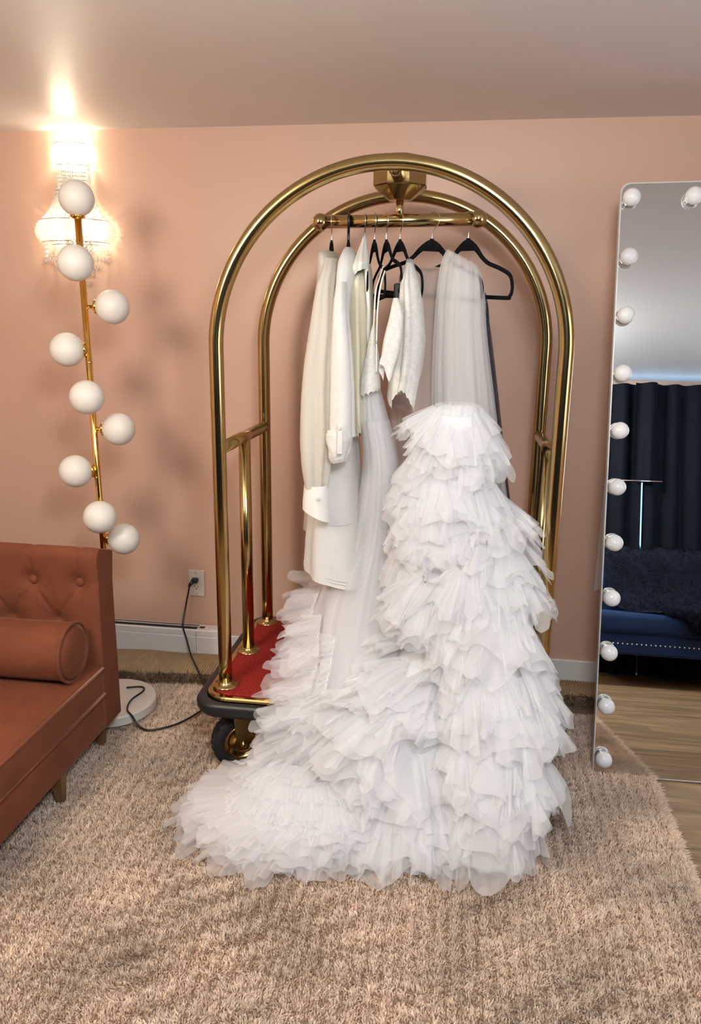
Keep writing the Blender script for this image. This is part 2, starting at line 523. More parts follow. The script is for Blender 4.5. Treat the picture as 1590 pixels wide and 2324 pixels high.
M['white_lace'] = cloth('white lace', (0.86, 0.84, 0.80), lace=(150, 0.86), transl=0.3)
M['blush'] = cloth('sheer blush chiffon', (0.72, 0.60, 0.54), 0.62, 0.4)
M['veil'] = cloth('white net', (0.88, 0.88, 0.88), 0.32, 0.4, bump=(30, 0.4, 0.004, (3, 3, 0.15)))
M['tulle'] = cloth('white tulle', (0.92, 0.92, 0.93), 0.40, 0.45, bump=(60, 0.3, 0.003))
M['tulle_soft'] = cloth('fine white tulle', (0.92, 0.91, 0.92), 0.34, 0.45)
M['lining'] = cloth('white gown lining', (0.88, 0.88, 0.89), 1.0, 0.3, bump=(30, 0.6, 0.01))
M['thread'] = cloth('white gathering thread', (0.93, 0.93, 0.93), 1.0, 0.2)
M['sequin'] = principled('charcoal sequin fabric', (0.045, 0.055, 0.085), 0.30, 0.55, noise=(220, 0.8), bump=(260, 1.0, 0.004))
M['pile'] = principled('beige shag pile', (0.68, 0.535, 0.42), 0.85, noise=(4.0, 0.22), spec=0.15)  # colour patches imitate the light and dark shading of brushed pile
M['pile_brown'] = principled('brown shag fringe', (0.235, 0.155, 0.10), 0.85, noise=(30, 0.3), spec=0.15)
M['backing'] = principled('ribbed rug backing', (0.36, 0.26, 0.15), 0.8, noise=(40, 0.15), spec=0.2)
M['rug_base'] = principled('rug ground weave', (0.20, 0.135, 0.09), 0.9, noise=(50, 0.2), spec=0.1)
M['strip'] = cloth('white cotton strip', (0.78, 0.77, 0.74), 1.0, 0.2)
M['lamp_glass'] = emission('lit ceiling lamp glass', (1.0, 0.95, 0.90), 30.0)
M['daylight'] = emission('daylight in window', (0.35, 0.66, 1.0), 1.9)
M['bulb_lit'] = emission('lit candle bulb', (1.0, 0.86, 0.62), 90.0)


def crystal_mat():
    m, nt, b, out = new_mat('crystal bead')
    nt.nodes.remove(b)
    tr = nt.nodes.new('ShaderNodeBsdfTransparent')
    tr.inputs[0].default_value = (0.98, 0.97, 0.95, 1)
    g = nt.nodes.new('ShaderNodeBsdfGlossy')
    g.inputs['Roughness'].default_value = 0.08
    tl = nt.nodes.new('ShaderNodeBsdfTranslucent')
    tl.inputs[0].default_value = (0.95, 0.95, 0.95, 1)
    n = nt.nodes.new('ShaderNodeTexNoise')
    n.inputs['Scale'].default_value = 90
    tc = nt.nodes.new('ShaderNodeTexCoord')
    nt.links.new(tc.outputs['Object'], n.inputs['Vector'])
    mr = nt.nodes.new('ShaderNodeMapRange')
    mr.inputs[1].default_value = 0.4
    mr.inputs[2].default_value = 0.6
    mr.inputs[3].default_value = 0.40
    mr.inputs[4].default_value = 0.85
    nt.links.new(n.outputs['Fac'], mr.inputs[0])
    a = nt.nodes.new('ShaderNodeMixShader')
    a.inputs[0].default_value = 0.45
    nt.links.new(g.outputs[0], a.inputs[1])
    nt.links.new(tl.outputs[0], a.inputs[2])
    c = nt.nodes.new('ShaderNodeMixShader')
    nt.links.new(mr.outputs[0], c.inputs[0])
    nt.links.new(tr.outputs[0], c.inputs[1])
    nt.links.new(a.outputs[0], c.inputs[2])
    nt.links.new(c.outputs[0], out.inputs['Surface'])
    return m


M['crystal'] = crystal_mat()


def plank_mat(i):
    m, nt, b, out = new_mat('oak laminate %d' % i)
    tc = nt.nodes.new('ShaderNodeTexCoord')
    mp = nt.nodes.new('ShaderNodeMapping')
    mp.inputs['Location'].default_value = (i * 3.7, i * 1.9, 0)
    mp.inputs['Scale'].default_value = (1.6, 16, 4)
    nt.links.new(tc.outputs['Object'], mp.inputs[0])
    n = nt.nodes.new('ShaderNodeTexNoise')
    n.inputs['Scale'].default_value = 2.2
    n.inputs['Detail'].default_value = 6
    n.inputs['Distortion'].default_value = 0.6
    nt.links.new(mp.outputs[0], n.inputs['Vector'])
    r = nt.nodes.new('ShaderNodeValToRGB')
    k = [0.85, 1.0, 1.15, 0.93, 1.07][i % 5]
    r.color_ramp.elements[0].position = 0.32
    r.color_ramp.elements[0].color = (0.16 * k, 0.098 * k, 0.048 * k, 1)
    r.color_ramp.elements[1].position = 0.68
    r.color_ramp.elements[1].color = (0.36 * k, 0.235 * k, 0.125 * k, 1)
    nt.links.new(n.outputs['Fac'], r.inputs[0])
    nt.links.new(r.outputs[0], b.inputs['Base Color'])
    b.inputs['Roughness'].default_value = 0.38
    bp = nt.nodes.new('ShaderNodeBump')
    bp.inputs['Strength'].default_value = 0.1
    bp.inputs['Distance'].default_value = 0.002
    nt.links.new(n.outputs['Fac'], bp.inputs['Height'])
    nt.links.new(bp.outputs[0], b.inputs['Normal'])
    return m


# ------------------------------------------------------------------ the room shell
XL, XR, YF, YB = -2.75, 2.35, 0.0, -3.78


def structure(name, me, mat, parent=None, label=None):
    o = link(name, me, mat, parent, smooth=False)
    if parent is None:
        o['kind'] = 'structure'
    if label:
        o['label'] = label
    return o


structure('wall_back', box_mesh('w', XL - 0.1, XR + 0.1, 0.0, 0.1, 0, CEIL + 0.1), M['wall'], label='pink painted wall behind the brass cart')
structure('wall_left', box_mesh('w', XL - 0.1, XL, YB - 0.1, 0.0, 0, CEIL + 0.1), M['wall'], label='pink painted side wall beyond the rust sofa')
structure('wall_right', box_mesh('w', XR, XR + 0.1, YB - 0.1, 0.0, 0, CEIL + 0.1), M['wall'], label='pink painted side wall beyond the mirror')
structure('wall_rear', box_mesh('w', XL, XR, YB - 0.1, YB, 0, CEIL + 0.1), M['wall'], label='wall behind the navy curtains')
structure('ceiling', box_mesh('c', XL, XR, YB, 0.0, CEIL, CEIL + 0.1), M['ceiling'], label='pale glossy painted ceiling')
structure('baseboard_back', box_mesh('b', XL, XR, -0.013, 0.0, 0.0, 0.119, 0.004), M['trim'], label='white baseboard along the pink wall')

floor = structure('floor', box_mesh('f', XL, XR, YB, 0.0, -0.06, -0.012), M['rug_base'], label='oak laminate floor seen past the rug edge')
PM = [plank_mat(i) for i in range(5)]
PL, PW = 1.22, 0.126
plank_mesh = {}
rng = random.Random(3)
row = 0
y = -0.014
while y - PW > YB:
    x = XL - [0.0, 0.78, 0.41, 1.02, 0.2, 0.6][row % 6]
    while x < XR:
        x0, x1 = max(x, XL + 0.001), min(x + PL, XR - 0.001)
        if x1 - x0 > 0.03:
            key = (round(x1 - x0, 3), rng.randrange(5))
            if key not in plank_mesh:
                me = box_mesh('plank', -key[0] / 2 + 0.0006, key[0] / 2 - 0.0006, -PW / 2 + 0.0006, PW / 2 - 0.0006, -0.012, 0.0, 0.0009, 1)
                me.materials.append(PM[key[1]])
                plank_mesh[key] = me
            o = bpy.data.objects.new('plank', plank_mesh[key])
            COL.objects.link(o)
            o.parent = floor
            o.location = ((x0 + x1) / 2, y - PW / 2, 0)
        x += PL
    y -= PW
    row += 1


def ceiling_lamp(x, y, watts, col, drop, r, label):
    t = empty('ceiling_lamp', (x, y, CEIL), label, 'ceiling lamp', 'globe ceiling lamps')
    link_local('base_ring', lathe([(0.0, 0), (0.075, 0), (0.078, -0.010), (0.06, -0.03), (0.045, -0.045), (0.0, -0.045)], 40), M['chrome'], t)
    m = emission('lit opal glass', col, watts / (4 * PI * r * r) / PI)
    link_local('glass_globe', sphere(r, (0, 0, -r - drop), 40, 24), m, t)
    link_local('lamp_stem', sweep([(0, 0, -0.03), (0, 0, -drop)], 0.008, 10), M['chrome'], t)


ceiling_lamp(*CEILING_LAMPS[0], 'round ceiling lamp with glowing opal globe nearer the mirror')
ceiling_lamp(*CEILING_LAMPS[1], 'added glowing globe overhead as warm fill on the sofa side')  # extra fill globe, added to warm and even out the left wall

w2 = structure('side_fill_panel', box_mesh('w2', XR - 0.012, XR - 0.004, -3.05, -1.65, 0.85, 1.95), emission('added side fill glow', (0.74, 0.87, 1.0), SIDE_FILL), label='added window-shaped glowing panel for cool fill on the right wall')  # unseen glowing panel, added for cool fill from the right
for y0, y1, z0, z1 in ((-3.11, -1.59, 1.95, 2.01), (-3.11, -1.59, 0.79, 0.85), (-3.11, -3.05, 0.85, 1.95), (-1.65, -1.59, 0.85, 1.95), (-2.37, -2.33, 0.85, 1.95)):
    link('fill_panel_frame', box_mesh('wf', XR - 0.03, XR - 0.001, y0, y1, z0, z1, 0.003), M['trim'], w2, False)

# ------------------------------------------------------------------ rug
rug = empty('shag_rug', (-0.75, -1.3, 0.0), 'beige brown shag rug with its back edge folded over along the wall', 'rug')
RX0, RX1, RY0, RY1 = -2.45, 0.69, -2.45, -0.12
link('rug_ground', box_mesh('g', RX0, RX1, RY0, RY1, 0.0005, 0.006), M['rug_base'], rug, False)


def fbm2(x, y, seed, f0=2.0, octs=4):
    r = np.random.RandomState(seed)
    s = np.zeros_like(x)
    for k in range(octs):
        for _ in range(3):
            a = r.uniform(0, 2 * PI)
            f = f0 * 1.9 ** k * r.uniform(0.8, 1.2)
            s += np.sin(f * (x * math.cos(a) + y * math.sin(a)) + r.uniform(0, 6.28)) / (1.5 ** k)
    return s / 4


def blades_mesh(name, bx, by, bz, L, W, dx, dy, up, seed, curl=0.5):
    """flat bent yarn tips: 5 verts, a quad and a triangle each. (dx,dy) lean vector, up = upright share."""
    n = len(bx)
    r = np.random.RandomState(seed)
    ang = r.uniform(0, 2 * PI, n)
    wx, wy = np.cos(ang) * W / 2, np.sin(ang) * W / 2
    V = np.zeros((n, 5, 3))
    base = np.stack([bx, by, bz], -1)
    w = np.stack([wx, wy, np.zeros(n)], -1)
    mid = base + np.stack([dx * L * 0.42, dy * L * 0.42, up * L * 0.62], -1)
    tip = base + np.stack([dx * L * (0.85 + curl * 0.3), dy * L * (0.85 + curl * 0.3), up * L * 0.95], -1)
    V[:, 0], V[:, 1] = base - w * 0.7, base + w * 0.7
    V[:, 2], V[:, 3] = mid + w, mid - w
    V[:, 4] = tip
    me = bpy.data.meshes.new(name)
    me.vertices.add(n * 5)
    me.vertices.foreach_set('co', V.ravel())
    i = np.arange(n) * 5
    loops = np.stack([i, i + 1, i + 2, i + 3, i + 3, i + 2, i + 4], -1).ravel()
    me.loops.add(n * 7)
    me.loops.foreach_set('vertex_index', loops.astype(np.int32))
    me.polygons.add(n * 2)
    st = np.stack([np.arange(n) * 7, np.arange(n) * 7 + 4], -1).ravel()
    me.polygons.foreach_set('loop_start', st.astype(np.int32))
    me.update(calc_edges=True)
    return me


def pile_patch(name, x0, x1, y0, y1, count, seed, scale=1.0, keep=None):
    r = np.random.RandomState(seed)
    bx = r.uniform(x0, x1, count)
    by = r.uniform(y0, y1, count)
    if keep is not None:
        k = keep(bx, by)
        bx, by = bx[k], by[k]
    n = len(bx)
    # tufts: tips gather towards cell centres
    cell = 0.0065 * scale
    cx = (np.floor(bx / cell + 0.35 * np.sin(by * 190)) + 0.5) * cell
    cyy = (np.floor(by / cell + 0.35 * np.sin(bx * 170)) + 0.5) * cell
    a = fbm2(bx, by, 11, 2.3, 3) * 2.6 + fbm2(bx, by, 12, 14, 3) * 1.6
    m = np.clip(0.10 + 0.25 * fbm2(bx, by, 13, 4.0, 4), 0.0, 0.5)
    m = m + 0.45 * fbm2(bx, by, 15, 90, 3)
    L = scale * r.uniform(0.008, 0.0135, n) * (1 + 0.30 * fbm2(bx, by, 14, 170, 3))
    dx = np.cos(a) * m + (cx - bx) / L * 0.75 + r.normal(0, 0.22, n)
    dy = np.sin(a) * m + (cyy - by) / L * 0.75 + r.normal(0, 0.22, n)
    up = np.clip(1.0 - 0.3 * np.hypot(dx, dy), 0.35, 1)
    W = scale * r.uniform(0.0022, 0.0036, n)
    return blades_mesh(name, bx, by, np.full(n, 0.006), L, W, dx, dy, up, seed + 1)


seen = lambda x, y: ~((x < -1.20) & (y > -1.62) & (y < -0.78) & (x < -1.35)) & ~((x > -0.66) & (x < 0.26) & (y > -0.75))
o = link('pile', pile_patch('pile', -1.75, RX1, -1.92, -0.26, 560000, 5, 1.0, seen), M['pile'], rug)
o['kind'] = 'stuff'
o = link('pile', pile_patch('pile', RX0, RX1 - 0.001, RY0, -1.92, 45000, 6, 1.5), M['pile'], rug)
o['kind'] = 'stuff'
o['label'] = 'shag pile nearer the viewer'
# ragged side edge of the pile
r_ = np.random.RandomState(8)
n_ = 9000
ey = r_.uniform(-2.3, -0.3, n_)
o = link('edge_pile', blades_mesh('edge', RX1 - 0.008 + r_.uniform(-0.01, 0.006, n_), ey, np.full(n_, 0.004), r_.uniform(0.012, 0.022, n_), r_.uniform(0.003, 0.005, n_), 0.65 + r_.normal(0, 0.35, n_), r_.normal(0, 0.4, n_), np.full(n_, 0.75), 4), M['pile'], rug)
o['kind'] = 'stuff'

# folded-over back edge: ribbed underside facing up, shaggy front fringe
nu = 1800
fx = np.linspace(-2.2, 0.66, nu)
front = np.interp(fx, [-2.2, -1.3, -0.4, 0.66], [-0.30, -0.285, -0.225, -0.185]) + 0.008 * sinoise(fx * 9, 3)
backy = np.full(nu, -0.020)
prof_t = np.linspace(0, 1, 12)
P = np.zeros((12, nu, 3))
for j, t in enumerate(prof_t):
    yy = front + (backy - front) * t
    zz = 0.046 + 0.022 * math.sin(PI * min(1, t * 1.1)) - 0.02 * t ** 4 + 0.006 * sinoise(fx * 4 + t, 7)
    rib = 0.0036 * np.sin(2 * PI * fx / 0.0105)
    P[j] = np.stack([fx + 0.01 * t, yy, zz + rib], -1)
link('ribbed_backing', mesh_grid('backing', P), M['backing'], rug)
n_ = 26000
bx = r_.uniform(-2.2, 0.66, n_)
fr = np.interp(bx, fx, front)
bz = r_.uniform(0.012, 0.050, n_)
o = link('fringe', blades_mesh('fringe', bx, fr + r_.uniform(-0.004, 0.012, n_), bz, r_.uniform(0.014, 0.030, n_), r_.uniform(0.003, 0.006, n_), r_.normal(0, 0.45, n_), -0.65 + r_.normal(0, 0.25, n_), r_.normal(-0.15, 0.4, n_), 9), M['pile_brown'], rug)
o['kind'] = 'stuff'

# ------------------------------------------------------------------ luggage cart
X0, A_, YFR, YRR, HA, ZD = -0.2173, 0.497, -0.8127, -0.2695, 1.876, 0.305
YM = (YFR + YRR) / 2
TR = 0.0215
cart = empty('luggage_cart', (X0, YM, 0.0), 'polished brass birdcage luggage cart with red carpet deck and clothes bar', 'luggage cart')


def rounded_rect(hx, hy, r, n=10):
    pts = []
    for sx, sy, a0 in ((1, 1, 0), (-1, 1, 90), (-1, -1, 180), (1, -1, 270)):
        for a in np.linspace(a0, a0 + 90, n):
            pts.append((sx * (hx - r) + r * math.cos(math.radians(a)), sy * (hy - r) + r * math.sin(math.radians(a))))
    return np.array(pts)


def slab(hx, hy, r, z0, z1, name='slab', bevel=0.0):
    base = rounded_rect(hx, hy, r)
    ring = lambda z, d: np.column_stack([X0 + base[:, 0] * (hx - d) / hx, YM + base[:, 1] * (hy - d) / hy, np.full(len(base), z)])
    rings = [ring(z0, bevel), ring(z0 + bevel, 0), ring(z1 - bevel, 0), ring(z1, bevel)] if bevel else [ring(z0, 0), ring(z1, 0)]
    return mesh_grid(name, np.array(rings), wrap=True, cap=True)


HX, HY = 0.552, 0.352
link('deck_frame', slab(HX, HY, 0.075, 0.255, 0.301, 'deck', 0.004), M['brass'], cart, False)
link('deck_carpet', slab(HX - 0.022, HY - 0.022, 0.06, 0.298, 0.306, 'carpet', 0.002), M['red_carpet'], cart, False)
bp_ = rounded_rect(HX + 0.004, HY + 0.004, 0.08, 14)
bm_ring = []
for dz, dr in ((-0.026, 0.004), (-0.030, 0.010), (-0.027, 0.020), (-0.012, 0.027), (0.006, 0.027), (0.017, 0.021), (0.019, 0.012), (0.016, 0.0)):
    sc = np.array([(HX + 0.004 + dr) / (HX + 0.004), (HY + 0.004 + dr) / (HY + 0.004)])
    q = bp_ * sc
    bm_ring.append(np.column_stack([X0 + q[:, 0], YM + q[:, 1], np.full(len(q), 0.272 + dz)]))
link('rubber_bumper', mesh_grid('bumper', np.array(bm_ring), wrap=True), M['black_rubber'], cart)


def arch(yv):
    pts = [(X0 - A_, yv, ZD)]
    zs = HA - A_
    for z in np.linspace(ZD + 0.1, zs, 8):
        pts.append((X0 - A_, yv, z))
    for a in np.linspace(180, 0, 64)[1:]:
        pts.append((X0 + A_ * math.cos(math.radians(a)), yv, zs + A_ * math.sin(math.radians(a))))
    for z in np.linspace(zs, ZD + 0.1, 8)[1:]:
        pts.append((X0 + A_, yv, z))
    pts.append((X0 + A_, yv, ZD))
    return pts


link('arch_tube', sweep(arch(YFR), TR, 28), M['brass'], cart)
link('arch_tube', sweep(arch(YRR), TR, 28), M['brass'], cart)
ZR = 1.082
for sx in (-1, 1):
    link('side_rail', sweep([(X0 + sx * A_, YFR, ZR), (X0 + sx * A_, YRR, ZR)], 0.020, 24), M['brass'], cart)
    link('side_post', sweep([(X0 + sx * A_, YM, ZD), (X0 + sx * A_, YM, ZR)], 0.0205, 24), M['brass'], cart)
    for yv in (YFR, YM, YRR):
        link('post_flange', lathe([(0.042, 0), (0.042, 0.003), (0.039, 0.006), (0.026, 0.007), (0.024, 0.014), (0.0222, 0.016)], 32, loc=(X0 + sx * A_, yv, 0.305)), M['brass'], cart)
XH = -0.2115
hub = link('hub', lathe([(0.030, 1.818), (0.036, 1.820), (0.082, 1.855), (0.085, 1.858), (0.085, 1.918), (0.080, 1.923), (0.02, 1.923)], 8, loc=(XH, YM, 0)), M['brass'], cart, False)
rotz(hub.data, PI / 8, (XH, YM))
cap_ = link('hub_cap', lathe([(0.058, 1.921), (0.058, 1.940), (0.052, 1.944), (0.0, 1.944)], 8, loc=(XH, YM, 0)), M['brass'], hub, False)
rotz(cap_.data, PI / 8, (XH, YM))
link('hub_arm', sweep([(XH, YFR + 0.005, HA), (XH, YM - 0.07, HA)], 0.0185, 24), M['brass'], cart)
link('hub_arm', sweep([(XH, YM + 0.07, HA), (XH, YRR - 0.005, HA)], 0.0185, 24), M['brass'], cart)
BZ = 1.762
link('bar_stem', sweep([(XH, YM, 1.825), (XH, YM, BZ)], 0.0115, 20), M['brass'], cart)
bar = link('hanger_bar', sweep([(-0.450, YM, BZ - 0.003), (0.020, YM, BZ + 0.003)], 0.0195, 28), M['brass'], cart)
for xb, dz in ((-0.456, -0.003), (0.026, 0.003)):
    link('ball_end', sphere(0.026, (xb, YM, BZ + dz)), M['brass'], bar)


def caster(x, y, ang):
    ax = Vector((math.cos(ang), math.sin(ang), 0))
    c = Vector((x, y, 0.104))
    k = [(0.056, -0.026), (0.075, -0.030), (0.092, -0.026)]
    prof = [(0.054, -0.020)] + k + [(0.0985, -0.014), (0.0985, -0.005), (0.096, -0.003), (0.096, 0.003), (0.0985, 0.005), (0.0985, 0.014)] + [(r, -h) for r, h in reversed(k)] + [(0.054, 0.020)]
    w = link('tyre', lathe(prof, 48, ax, c, cap=False), M['black_rubber'], cart)
    rim = [(0.0, 0.014), (0.018, 0.014), (0.022, 0.010), (0.038, 0.008), (0.044, 0.018), (0.052, 0.026), (0.059, 0.031), (0.062, 0.028), (0.057, 0.014)]
    link('wheel_rim', lathe(rim, 40, ax, c), M['brass'], w)
    link('wheel_rim', lathe([(r, -h) for r, h in rim], 40, ax, c), M['brass'], w)
    treads = []
    for i in range(30):
        a = 2 * PI * i / 30
        e = Vector((0, 0, 1))
        s = ax.cross(e)
        p = c + (s * math.cos(a) + e * math.sin(a)) * 0.0985
        t = (-s * math.sin(a) + e * math.cos(a)) * 0.0055
        nrm = (s * math.cos(a) + e * math.sin(a)) * 0.003
        for side in (-1, 1):
            o1, o2 = ax * side * 0.006, ax * side * 0.025 
            inn = (s * math.cos(a) + e * math.sin(a)) * 0.004
            q = [p + o1 - t, p + o2 - t - inn, p + o2 + t - inn, p + o1 + t]
            treads.append(pydata('t', [tuple(v - nrm) for v in q] + [tuple(v + nrm * 0.6) for v in q], [(0, 1, 2, 3), (7, 6, 5, 4), (0, 4, 5, 1), (1, 5, 6, 2), (2, 6, 7, 3), (3, 7, 4, 0)]))
    link('tread', join_mesh('tread', treads), M['black_rubber'], w, False)
    s = ax.cross(Vector((0, 0, 1)))
    plates = []
    for side in (-1, 1):
        off = ax * side * 0.036
        th = ax * side * 0.004
        out_ = [(-0.034, 0.146), (0.034, 0.146), (0.022, -0.006), (0.014, -0.020), (-0.014, -0.020), (-0.022, -0.006)]
        vv = [tuple(c + off + s * a + Vector((0, 0, b))) for a, b in out_] + [tuple(c + off + th + s * a + Vector((0, 0, b))) for a, b in out_]
        n = len(out_)
        plates.append(pydata('p', vv, [tuple(range(n)), tuple(range(2 * n - 1, n - 1, -1))] + [(i, (i + 1) % n, n + (i + 1) % n, n + i) for i in range(n)]))
    plates.append(lathe([(0.052, 0.146), (0.052, 0.152), (0.0, 0.152)], 28, loc=c))
    y_ = link('caster_fork', join_mesh('fork', plates), M['brass'], cart, False)
    link('axle_bolt', lathe([(0.0, 0.050), (0.009, 0.050), (0.010, 0.045), (0.010, -0.045), (0.009, -0.050), (0.0, -0.050)], 12, ax, c), M['brass'], y_)


caster(-0.672, -0.795, math.radians(-63))
caster(0.235, -0.79, math.radians(-40))
caster(-0.655, -0.29, math.radians(-20))
caster(0.22, -0.29, math.radians(-70))

# ------------------------------------------------------------------ rust sofa
SX, SB = -1.14, -0.700
SL, SFR = -2.60, -1.66
sofa = empty('tufted_sofa', (-1.8, -1.2, 0.0), 'rust velvet sofa with button tufted back and no arm at this end', 'sofa')
# base rail
link('base', box_mesh('base', SL, SX - 0.002, SFR + 0.01, -0.803, 0.103, 0.226, 0.014, 3), M['velvet'], sofa)
# seat cushion with a piped edge
cu = link('seat_cushion', box_mesh('cushion', SL + 0.01, SX + 0.004, SFR, -0.806, 0.226, 0.338, 0.022, 4), M['velvet'], sofa)
link('piping', sweep([(SX + 0.003, -0.815, 0.329), (SX + 0.003, SFR + 0.02, 0.329), (SL + 0.02, SFR + 0.003, 0.329)], 0.006, 8), M['velvet'], cu)
link('piping', sweep([(SX + 0.003, -0.815, 0.236), (SX + 0.003, SFR + 0.02, 0.236), (SL + 0.02, SFR + 0.003, 0.236)], 0.006, 8), M['velvet'], cu)
# back: tufted front grid, plain sides
nx, nz = 280, 110
gx = np.linspace(SL, SX, nx)
t = np.linspace(0, 1, nz)
btn = [(-1.205 - 0.163 * i, 0.622) for i in range(9)] + [(-1.2865 - 0.163 * i, 0.49) for i in range(9)]
P = np.zeros((nz, nx, 3))
for j, tt in enumerate(t):
    P[j, :, 0] = gx
    if tt < 0.72:
        z = 0.11 + (0.700 - 0.11) * (tt / 0.72)
        yv = -0.818
        P[j, :, 1], P[j, :, 2] = yv + 0.010 * (z - 0.3), z
    elif tt < 0.86:
        a = (tt - 0.72) / 0.14 * PI / 2
        P[j, :, 1], P[j, :, 2] = -0.784 - 0.030 * math.cos(a), 0.700 + 0.040 * math.sin(a)
    else:
        s = (tt - 0.86) / 0.14
        P[j, :, 1], P[j, :, 2] = -0.784 + 0.084 * s, 0.740 - 0.03 * s
X_, Z_ = P[..., 0].copy(), P[..., 2].copy()
depth = np.zeros_like(X_)
crease = np.zeros_like(X_)


def seg_dist(px, pz, a, b):
    ax, az, bx, bz = *a, *b
    dx, dz = bx - ax, bz - az
    k = np.clip(((px - ax) * dx + (pz - az) * dz) / (dx * dx + dz * dz), 0, 1)
    return np.hypot(px - ax - k * dx, pz - az - k * dz)


for bx, bz in btn:
    d = np.hypot(X_ - bx, Z_ - bz)
    depth = np.maximum(depth, 0.030 * np.exp(-(d / 0.028) ** 1.2))
    if bz > 0.6:
        for b in ((bx + 0.004, 0.745), (bx - 0.0815, 0.49), (bx + 0.0815, 0.49)):
            if b[0] < SX - 0.01:
                crease = np.maximum(crease, 0.010 * np.exp(-(seg_dist(X_, Z_, (bx, bz), b) / 0.008) ** 1.3))
crease = np.maximum(crease, 0.007 * np.exp(-(seg_dist(X_, Z_, (-1.205, 0.622), (-1.13, 0.622)) / 0.008) ** 1.3))
fr_ = np.clip((0.76 - t) / 0.1, 0, 1)[:, None]
edge = 0.014 * np.exp(-((SX - X_) / 0.012))
P[..., 1] += np.maximum(depth, crease) * np.maximum(fr_, 0.0) + edge
P[..., 2] -= crease * (1 - fr_) * 0.6 + edge * 0.6 * (1 - fr_)
back_front = mesh_grid('bf', P)
side = []
for xs in (SX, SL):
    pr_ = P[:, -1 if xs == SX else 0]
    pts = [tuple(p) for p in pr_] + [(xs, SB, 0.60), (xs, SB, 0.112), (xs, SB + 0.0, 0.11)]
    pts = [(xs, p[1], p[2]) for p in pts]
    side.append(pydata('s', pts, [tuple(range(len(pts)))]))
rear = pydata('r', [(SL, SB, 0.11), (SX, SB, 0.11), (SX, SB, 0.71), (SL, SB, 0.71)], [(0, 1, 2, 3)])
bot = pydata('r', [(SL, SB, 0.11), (SX, SB, 0.11), (SX, -0.82, 0.11), (SL, -0.82, 0.11)], [(0, 1, 2, 3)])
back = link('backrest', back_front, M['velvet'], sofa)
link('back_panel', join_mesh('panel', side + [rear, bot]), M['velvet'], sofa, False)
for bx, bz in btn[:9]:
    link('tuft_button', lathe([(0.0, 0.010), (0.009, 0.009), (0.014, 0.005), (0.0155, 0.0), (0.014, -0.004)], 20, (0, -1, 0), (bx, -0.795, bz)), M['velvet'], back)
for lx, ly in ((-1.165, -1.085), (-1.165, -1.60), (-2.5, -1.60), (-2.5, -0.78), (-1.19, -0.76)):
    lg = [np.array([(lx + sx * h, ly + sy * h, z) for sx, sy in ((-1, -1), (1, -1), (1, 1), (-1, 1))]) for h, z in ((0.011, 0.010), (0.017, 0.104))]
    link('leg', mesh_grid('leg', np.array(lg), True, True), M['leg_wood'], sofa, False)

# bolster
bol = empty('bolster_cushion', (-1.5, -0.905, 0.34), 'rust velvet bolster cushion with piped round end lying on the sofa seat', 'cushion')
BR = 0.093
bc = (-0.925, 0.341 + BR)
nl, nr = 40, 48
P = np.zeros((nl, nr, 3))
for j, x in enumerate(np.linspace(-2.0, -1.178, nl)):
    for i in range(nr):
        a = 2 * PI * i / nr
        rr = BR * (1 + 0.012 * math.sin(3 * a + x * 7) * math.sin(x * 9))
        P[j, i] = (x, bc[0] + rr * math.cos(a), max(0.3395, bc[1] + rr * math.sin(a)))
link('cover', mesh_grid('cover', P, True), M['velvet'], bol)
for xe, sg in ((-1.178, 1), (-2.0, -1)):
    link('end_disc', lathe([(BR - 0.002, 0.0), (BR * 0.8, 0.012), (BR * 0.4, 0.016), (0.0, 0.017)], 40, (sg, 0, 0), (xe, bc[0], bc[1])), M['velvet'], bol)
    ringp = [(xe + 0.002 * sg, bc[0] + (BR + 0.001) * math.cos(a), bc[1] + (BR + 0.001) * math.sin(a)) for a in np.linspace(0, 2 * PI, 49)[:-1]]
    link('piping', sweep(ringp, 0.0055, 8, closed=True), M['velvet'], bol)

# ------------------------------------------------------------------ globe floor lamp
LX, LY = -1.262, -0.515
lamp = empty('globe_floor_lamp', (LX, LY, 0.015), 'gold pole floor lamp with nine frosted white globes and marble base', 'floor lamp')
link('base', lathe([(0.0, 0.016), (0.158, 0.016), (0.162, 0.020), (0.162, 0.050), (0.158, 0.055), (0.0, 0.056)], 64, loc=(LX, LY, 0)), M['marble'], lamp, False)
pole = link('pole', sweep([(LX + 0.006, LY, 0.05), (LX + 0.004, LY, 0.6), (LX - 0.006, LY, 1.775)], 0.0112, 20), M['gold'], lamp)
for zc in (1.315, 0.915):
    link('pole_joint', lathe([(0.0112, -0.003), (0.0122, -0.002), (0.0122, 0.002), (0.0112, 0.003)], 20, loc=(LX - 0.001, LY, zc)), M['gold'], pole)
GR = 0.0565


def globe(off, z, top=False):
    d = Vector((off[0], off[1], 0)).normalized() if not top else Vector((0, 0, 1))
    root = Vector((LX - 0.002, LY, z)) if not top else Vector((LX - 0.006, LY, 1.775))
    if top:
        c = root + d * (0.012 + GR - 0.004)
    else:
        c = Vector((LX + off[0], LY + off[1], z))
    g = link('globe', sphere(GR, c, 40, 24), M['globe'], lamp)
    h = c - d * GR
    cupp = [(0.006, -0.020), (0.006, -0.010), (0.012, -0.008), (0.021, -0.004), (0.024, 0.0), (0.0235, 0.004), (0.021, 0.007)]
    link('globe_cup', lathe(cupp, 28, d, h), M['gold'], g)
    if not top:
        link('globe_arm', sweep([tuple(root + d * 0.008), tuple(h - d * 0.008)], 0.0055, 12), M['gold'], g)


